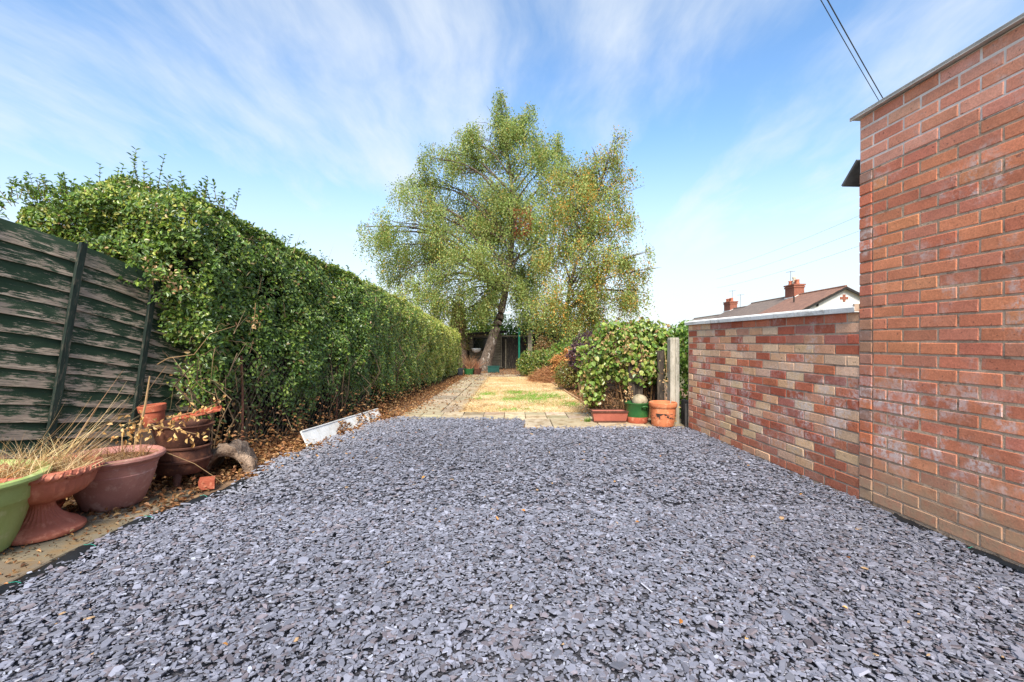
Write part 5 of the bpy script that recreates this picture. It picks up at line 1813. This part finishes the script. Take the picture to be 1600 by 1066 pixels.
def house(label, y0, y1, ridge_z, col, hw=3.5, gable=False):
    xr0 = 27.5 + .06 * (y0 - 39.5)
    ang = -math.atan(.06)
    h = thing('terraced_house', label, 'house', (xr0, y0, -1.9), ang, 'terraced houses beyond the wall')
    L = (y1 - y0) / math.cos(ang)
    rz = ridge_z + 1.9
    ez = rz - hw * .53
    w = MB()
    vs = [(-hw + .15, 0, 0), (hw - .15, 0, 0), (hw - .15, 0, ez), (0, 0, rz - .14), (-hw + .15, 0, ez)]
    vs += [(x_, L, z_) for x_, _, z_ in vs]
    fs = [(0, 1, 2, 3, 4), (9, 8, 7, 6, 5)] + [(i, (i + 1) % 5, 5 + (i + 1) % 5, 5 + i) for i in range(5)]
    w.add(vs, [tuple(reversed(f)) for f in fs]).build('wall', MAT['render_white'], h)
    for sgn in (-1, 1):
        r_ = MB()
        oh_ = .35
        xe, ze = sgn * (hw + .25), rz - (hw + .25) * .53
        y_a = -oh_ if gable else .02
        vs = [(0, y_a, rz), (xe, y_a, ze), (xe, L, ze), (0, L, rz), (0, y_a, rz - .1), (xe, y_a, ze - .1), (xe, L, ze - .1), (0, L, rz - .1)]
        ro_ = r_.add(vs, [(0, 1, 2, 3), (7, 6, 5, 4), (0, 4, 5, 1), (1, 5, 6, 2), (2, 6, 7, 3), (3, 7, 4, 0)]).build('roof', MAT['tiles'], h)
        ro_.color = (*col, 1)
        if gable:
            v_ = MB()
            d_ = Vector((xe, 0, ze - rz))
            a_ = Vector((0, -oh_ - .02, rz - .14)); b_ = a_ + d_
            vs = [a_ + Vector((0, 0, .11)), b_ + Vector((0, 0, .11)), b_ + Vector((0, 0, -.1)), a_ + Vector((0, 0, -.1))]
            vs += [p + Vector((0, .05, 0)) for p in vs]
            v_.add(vs, [(0, 1, 2, 3), (7, 6, 5, 4), (0, 4, 5, 1), (1, 5, 6, 2), (2, 6, 7, 3), (3, 7, 4, 0)]).build('verge_board', MAT['dark_timber'], ro_)
    MB().tube([(0, -.3 if gable else 0, rz + .02), (0, L, rz + .02)], .09, 8).build('ridge_tiles', MAT['tiles'], h).color = (*col, 1)
    return h, L, rz


def chimney(h, y, rz, wx, wy, top, pots, pale=()):
    c_ = thing('chimney', '', '', (0, 0, 0))
    del c_['label']; del c_['category']
    c_.parent = h
    zb = rz - .9
    hgt = rz + top - zb
    MB().box((0, y, zb + hgt / 2), (wx, wy, hgt)).build('stack', MAT['chim_brick'], c_)
    MB().box((0, y, rz + top - .22), (wx + .12, wy + .12, .16)).box((0, y, rz + top - .02), (wx + .2, wy + .2, .14)).build('corbel', MAT['chim_brick'], c_, kind='stuff')
    MB().box((-wx / 2 - .03, y, rz - .02 - wx * .27), (.04, wy + .1, .16)).box((-wx * .25, y - wy / 2 - .03, rz - .16), (wx * .55, .05, .14), (0, R(-28), 0)).build('flashing', MAT['coping'], c_, kind='stuff')
    for i in range(pots):
        q_ = (i + .5) / pots - .5
        hh = .46 if i not in pale else .85
        MB().lathe([(.19, 0), (.18, .06), (.15, hh * .7), (.18, hh * .8), (.18, hh), (.12, hh), (.12, hh - .1), (.01, hh - .12)], 12, c=(rnd.uniform(-.15, .15), y + q_ * (wy - .1), rz + top + .05)).build('chimney_pot', MAT['chim_pale' if i in pale else 'chim_pot'], c_, smooth=True)


def antenna(h, x, y, z, hh, label):
    a_ = thing('aerial', label, 'aerial', Vector(h.location) + Vector((x, y, z)))
    MB().tube([(0, 0, 0), (.06, 0, hh)], .02, 5).build('mast', MAT['wire'], a_)
    b_ = MB().tube([(-.35, .1, hh - .1), (.45, -.1, hh - .02)], .014, 4).build('boom', MAT['wire'], a_)
    for i in range(7):
        x_ = -.3 + i * .11
        MB().tube([(x_, -.2, hh - .09 + i * .011), (x_, .24, hh - .09 + i * .011)], .009, 3).build('rod', MAT['wire'], b_)


TILE_A, TILE_B = srgb(142, 108, 92), srgb(126, 112, 102)
h1, L1, rz1 = house('nearest terraced house with white gable and brown tiles', 39.5, 47.4, 5.6, TILE_A, 3.5, True)
for (x_, z_) in ((0, 0), (-.22, 0), (.22, 0), (0, .2), (0, -.2)):
    MB().box((x_, -.02, rz1 - .95 + z_), (.21, .06, .19)).build('gable_brick', MAT['chim_brick'], h1)
MB().box((-2.15, -.06, rz1 - 1.52), (.14, .1, .2)).build('vent', MAT['dark_timber'], h1)
chimney(h1, L1 - .2, rz1, .95, 1.75, 1.0, 4, (2,))
MB().tube([(-1.75, 4.4, rz1 - 1.0), (-1.75, 4.4, rz1 - .35)], .06, 8).build('soil_pipe', MAT['dark_timber'], h1)
h2, L2, rz2 = house('second terraced house with weathered grey brown tiles', 47.42, 56.8, 5.56, TILE_B)
h3, L3, rz3 = house('third terraced house with a slightly lower ridge', 56.82, 63.5, 5.28, srgb(118, 106, 98))
chimney(h3, L3 - .4, rz3, .9, 2.1, .95, 5)
h4, L4, rz4 = house('farthest terraced house with a roof window', 63.52, 78, 4.75, srgb(130, 120, 110))
sk = MB().box((-1.5, 5.5, rz4 - 1.5 * .53 + .06), (.9, 1.3, .06), (0, R(-28), 0)).build('roof_window', MAT['white_pvc'], h4)
MB().box((-1.5, 5.5, rz4 - 1.5 * .53 + .10), (.7, 1.1, .03), (0, R(-28), 0)).build('pane', MAT['glass'], sk)
antenna(h1, .45, L1 + .5, rz1 + .2, 2.3, 'tall thin television aerial beside the larger chimney')
antenna(h3, .35, L3 - .9, rz3 + .5, 1.95, 'television aerial above the far chimney with five pots')
antenna(h3, .8, L3 - 2.2, rz3 + .2, 1.6, 'small television aerial right of the far chimney')

# overhead cables
MAT['cable'] = surf('cable_black', srgb(62, 62, 66), srgb(48, 48, 52), 5, .6, .1)
def cable(label, a_, b_, r_, sagm):
    pts = []
    for i in range(25):
        q_ = i / 24
        p = a_.lerp(b_, q_); p.z -= sagm * 4 * q_ * (1 - q_)
        pts.append(p)
    tag(MB().tube(pts, r_, 6).build('overhead_cable', MAT['cable']), label, 'cable', 'overhead cables')
cable('left of the two overhead cables crossing above the outbuilding', pix(1262, -36, 9.0), pix(1412, 222, 16.0), .009, .04)
cable('right of the two overhead cables crossing above the outbuilding', pix(1273, -36, 9.0), pix(1428, 235, 16.0), .012, .06)
for i, lab in enumerate(('highest of three faint wires above the house roofs', 'middle of three faint wires above the house roofs', 'lowest of three faint wires above the house roofs')):
    cable(lab, pix(1400, 312 + 26 * i, 26.0), pix(1120, 422 + 14 * i, 62.0), .006, .3)
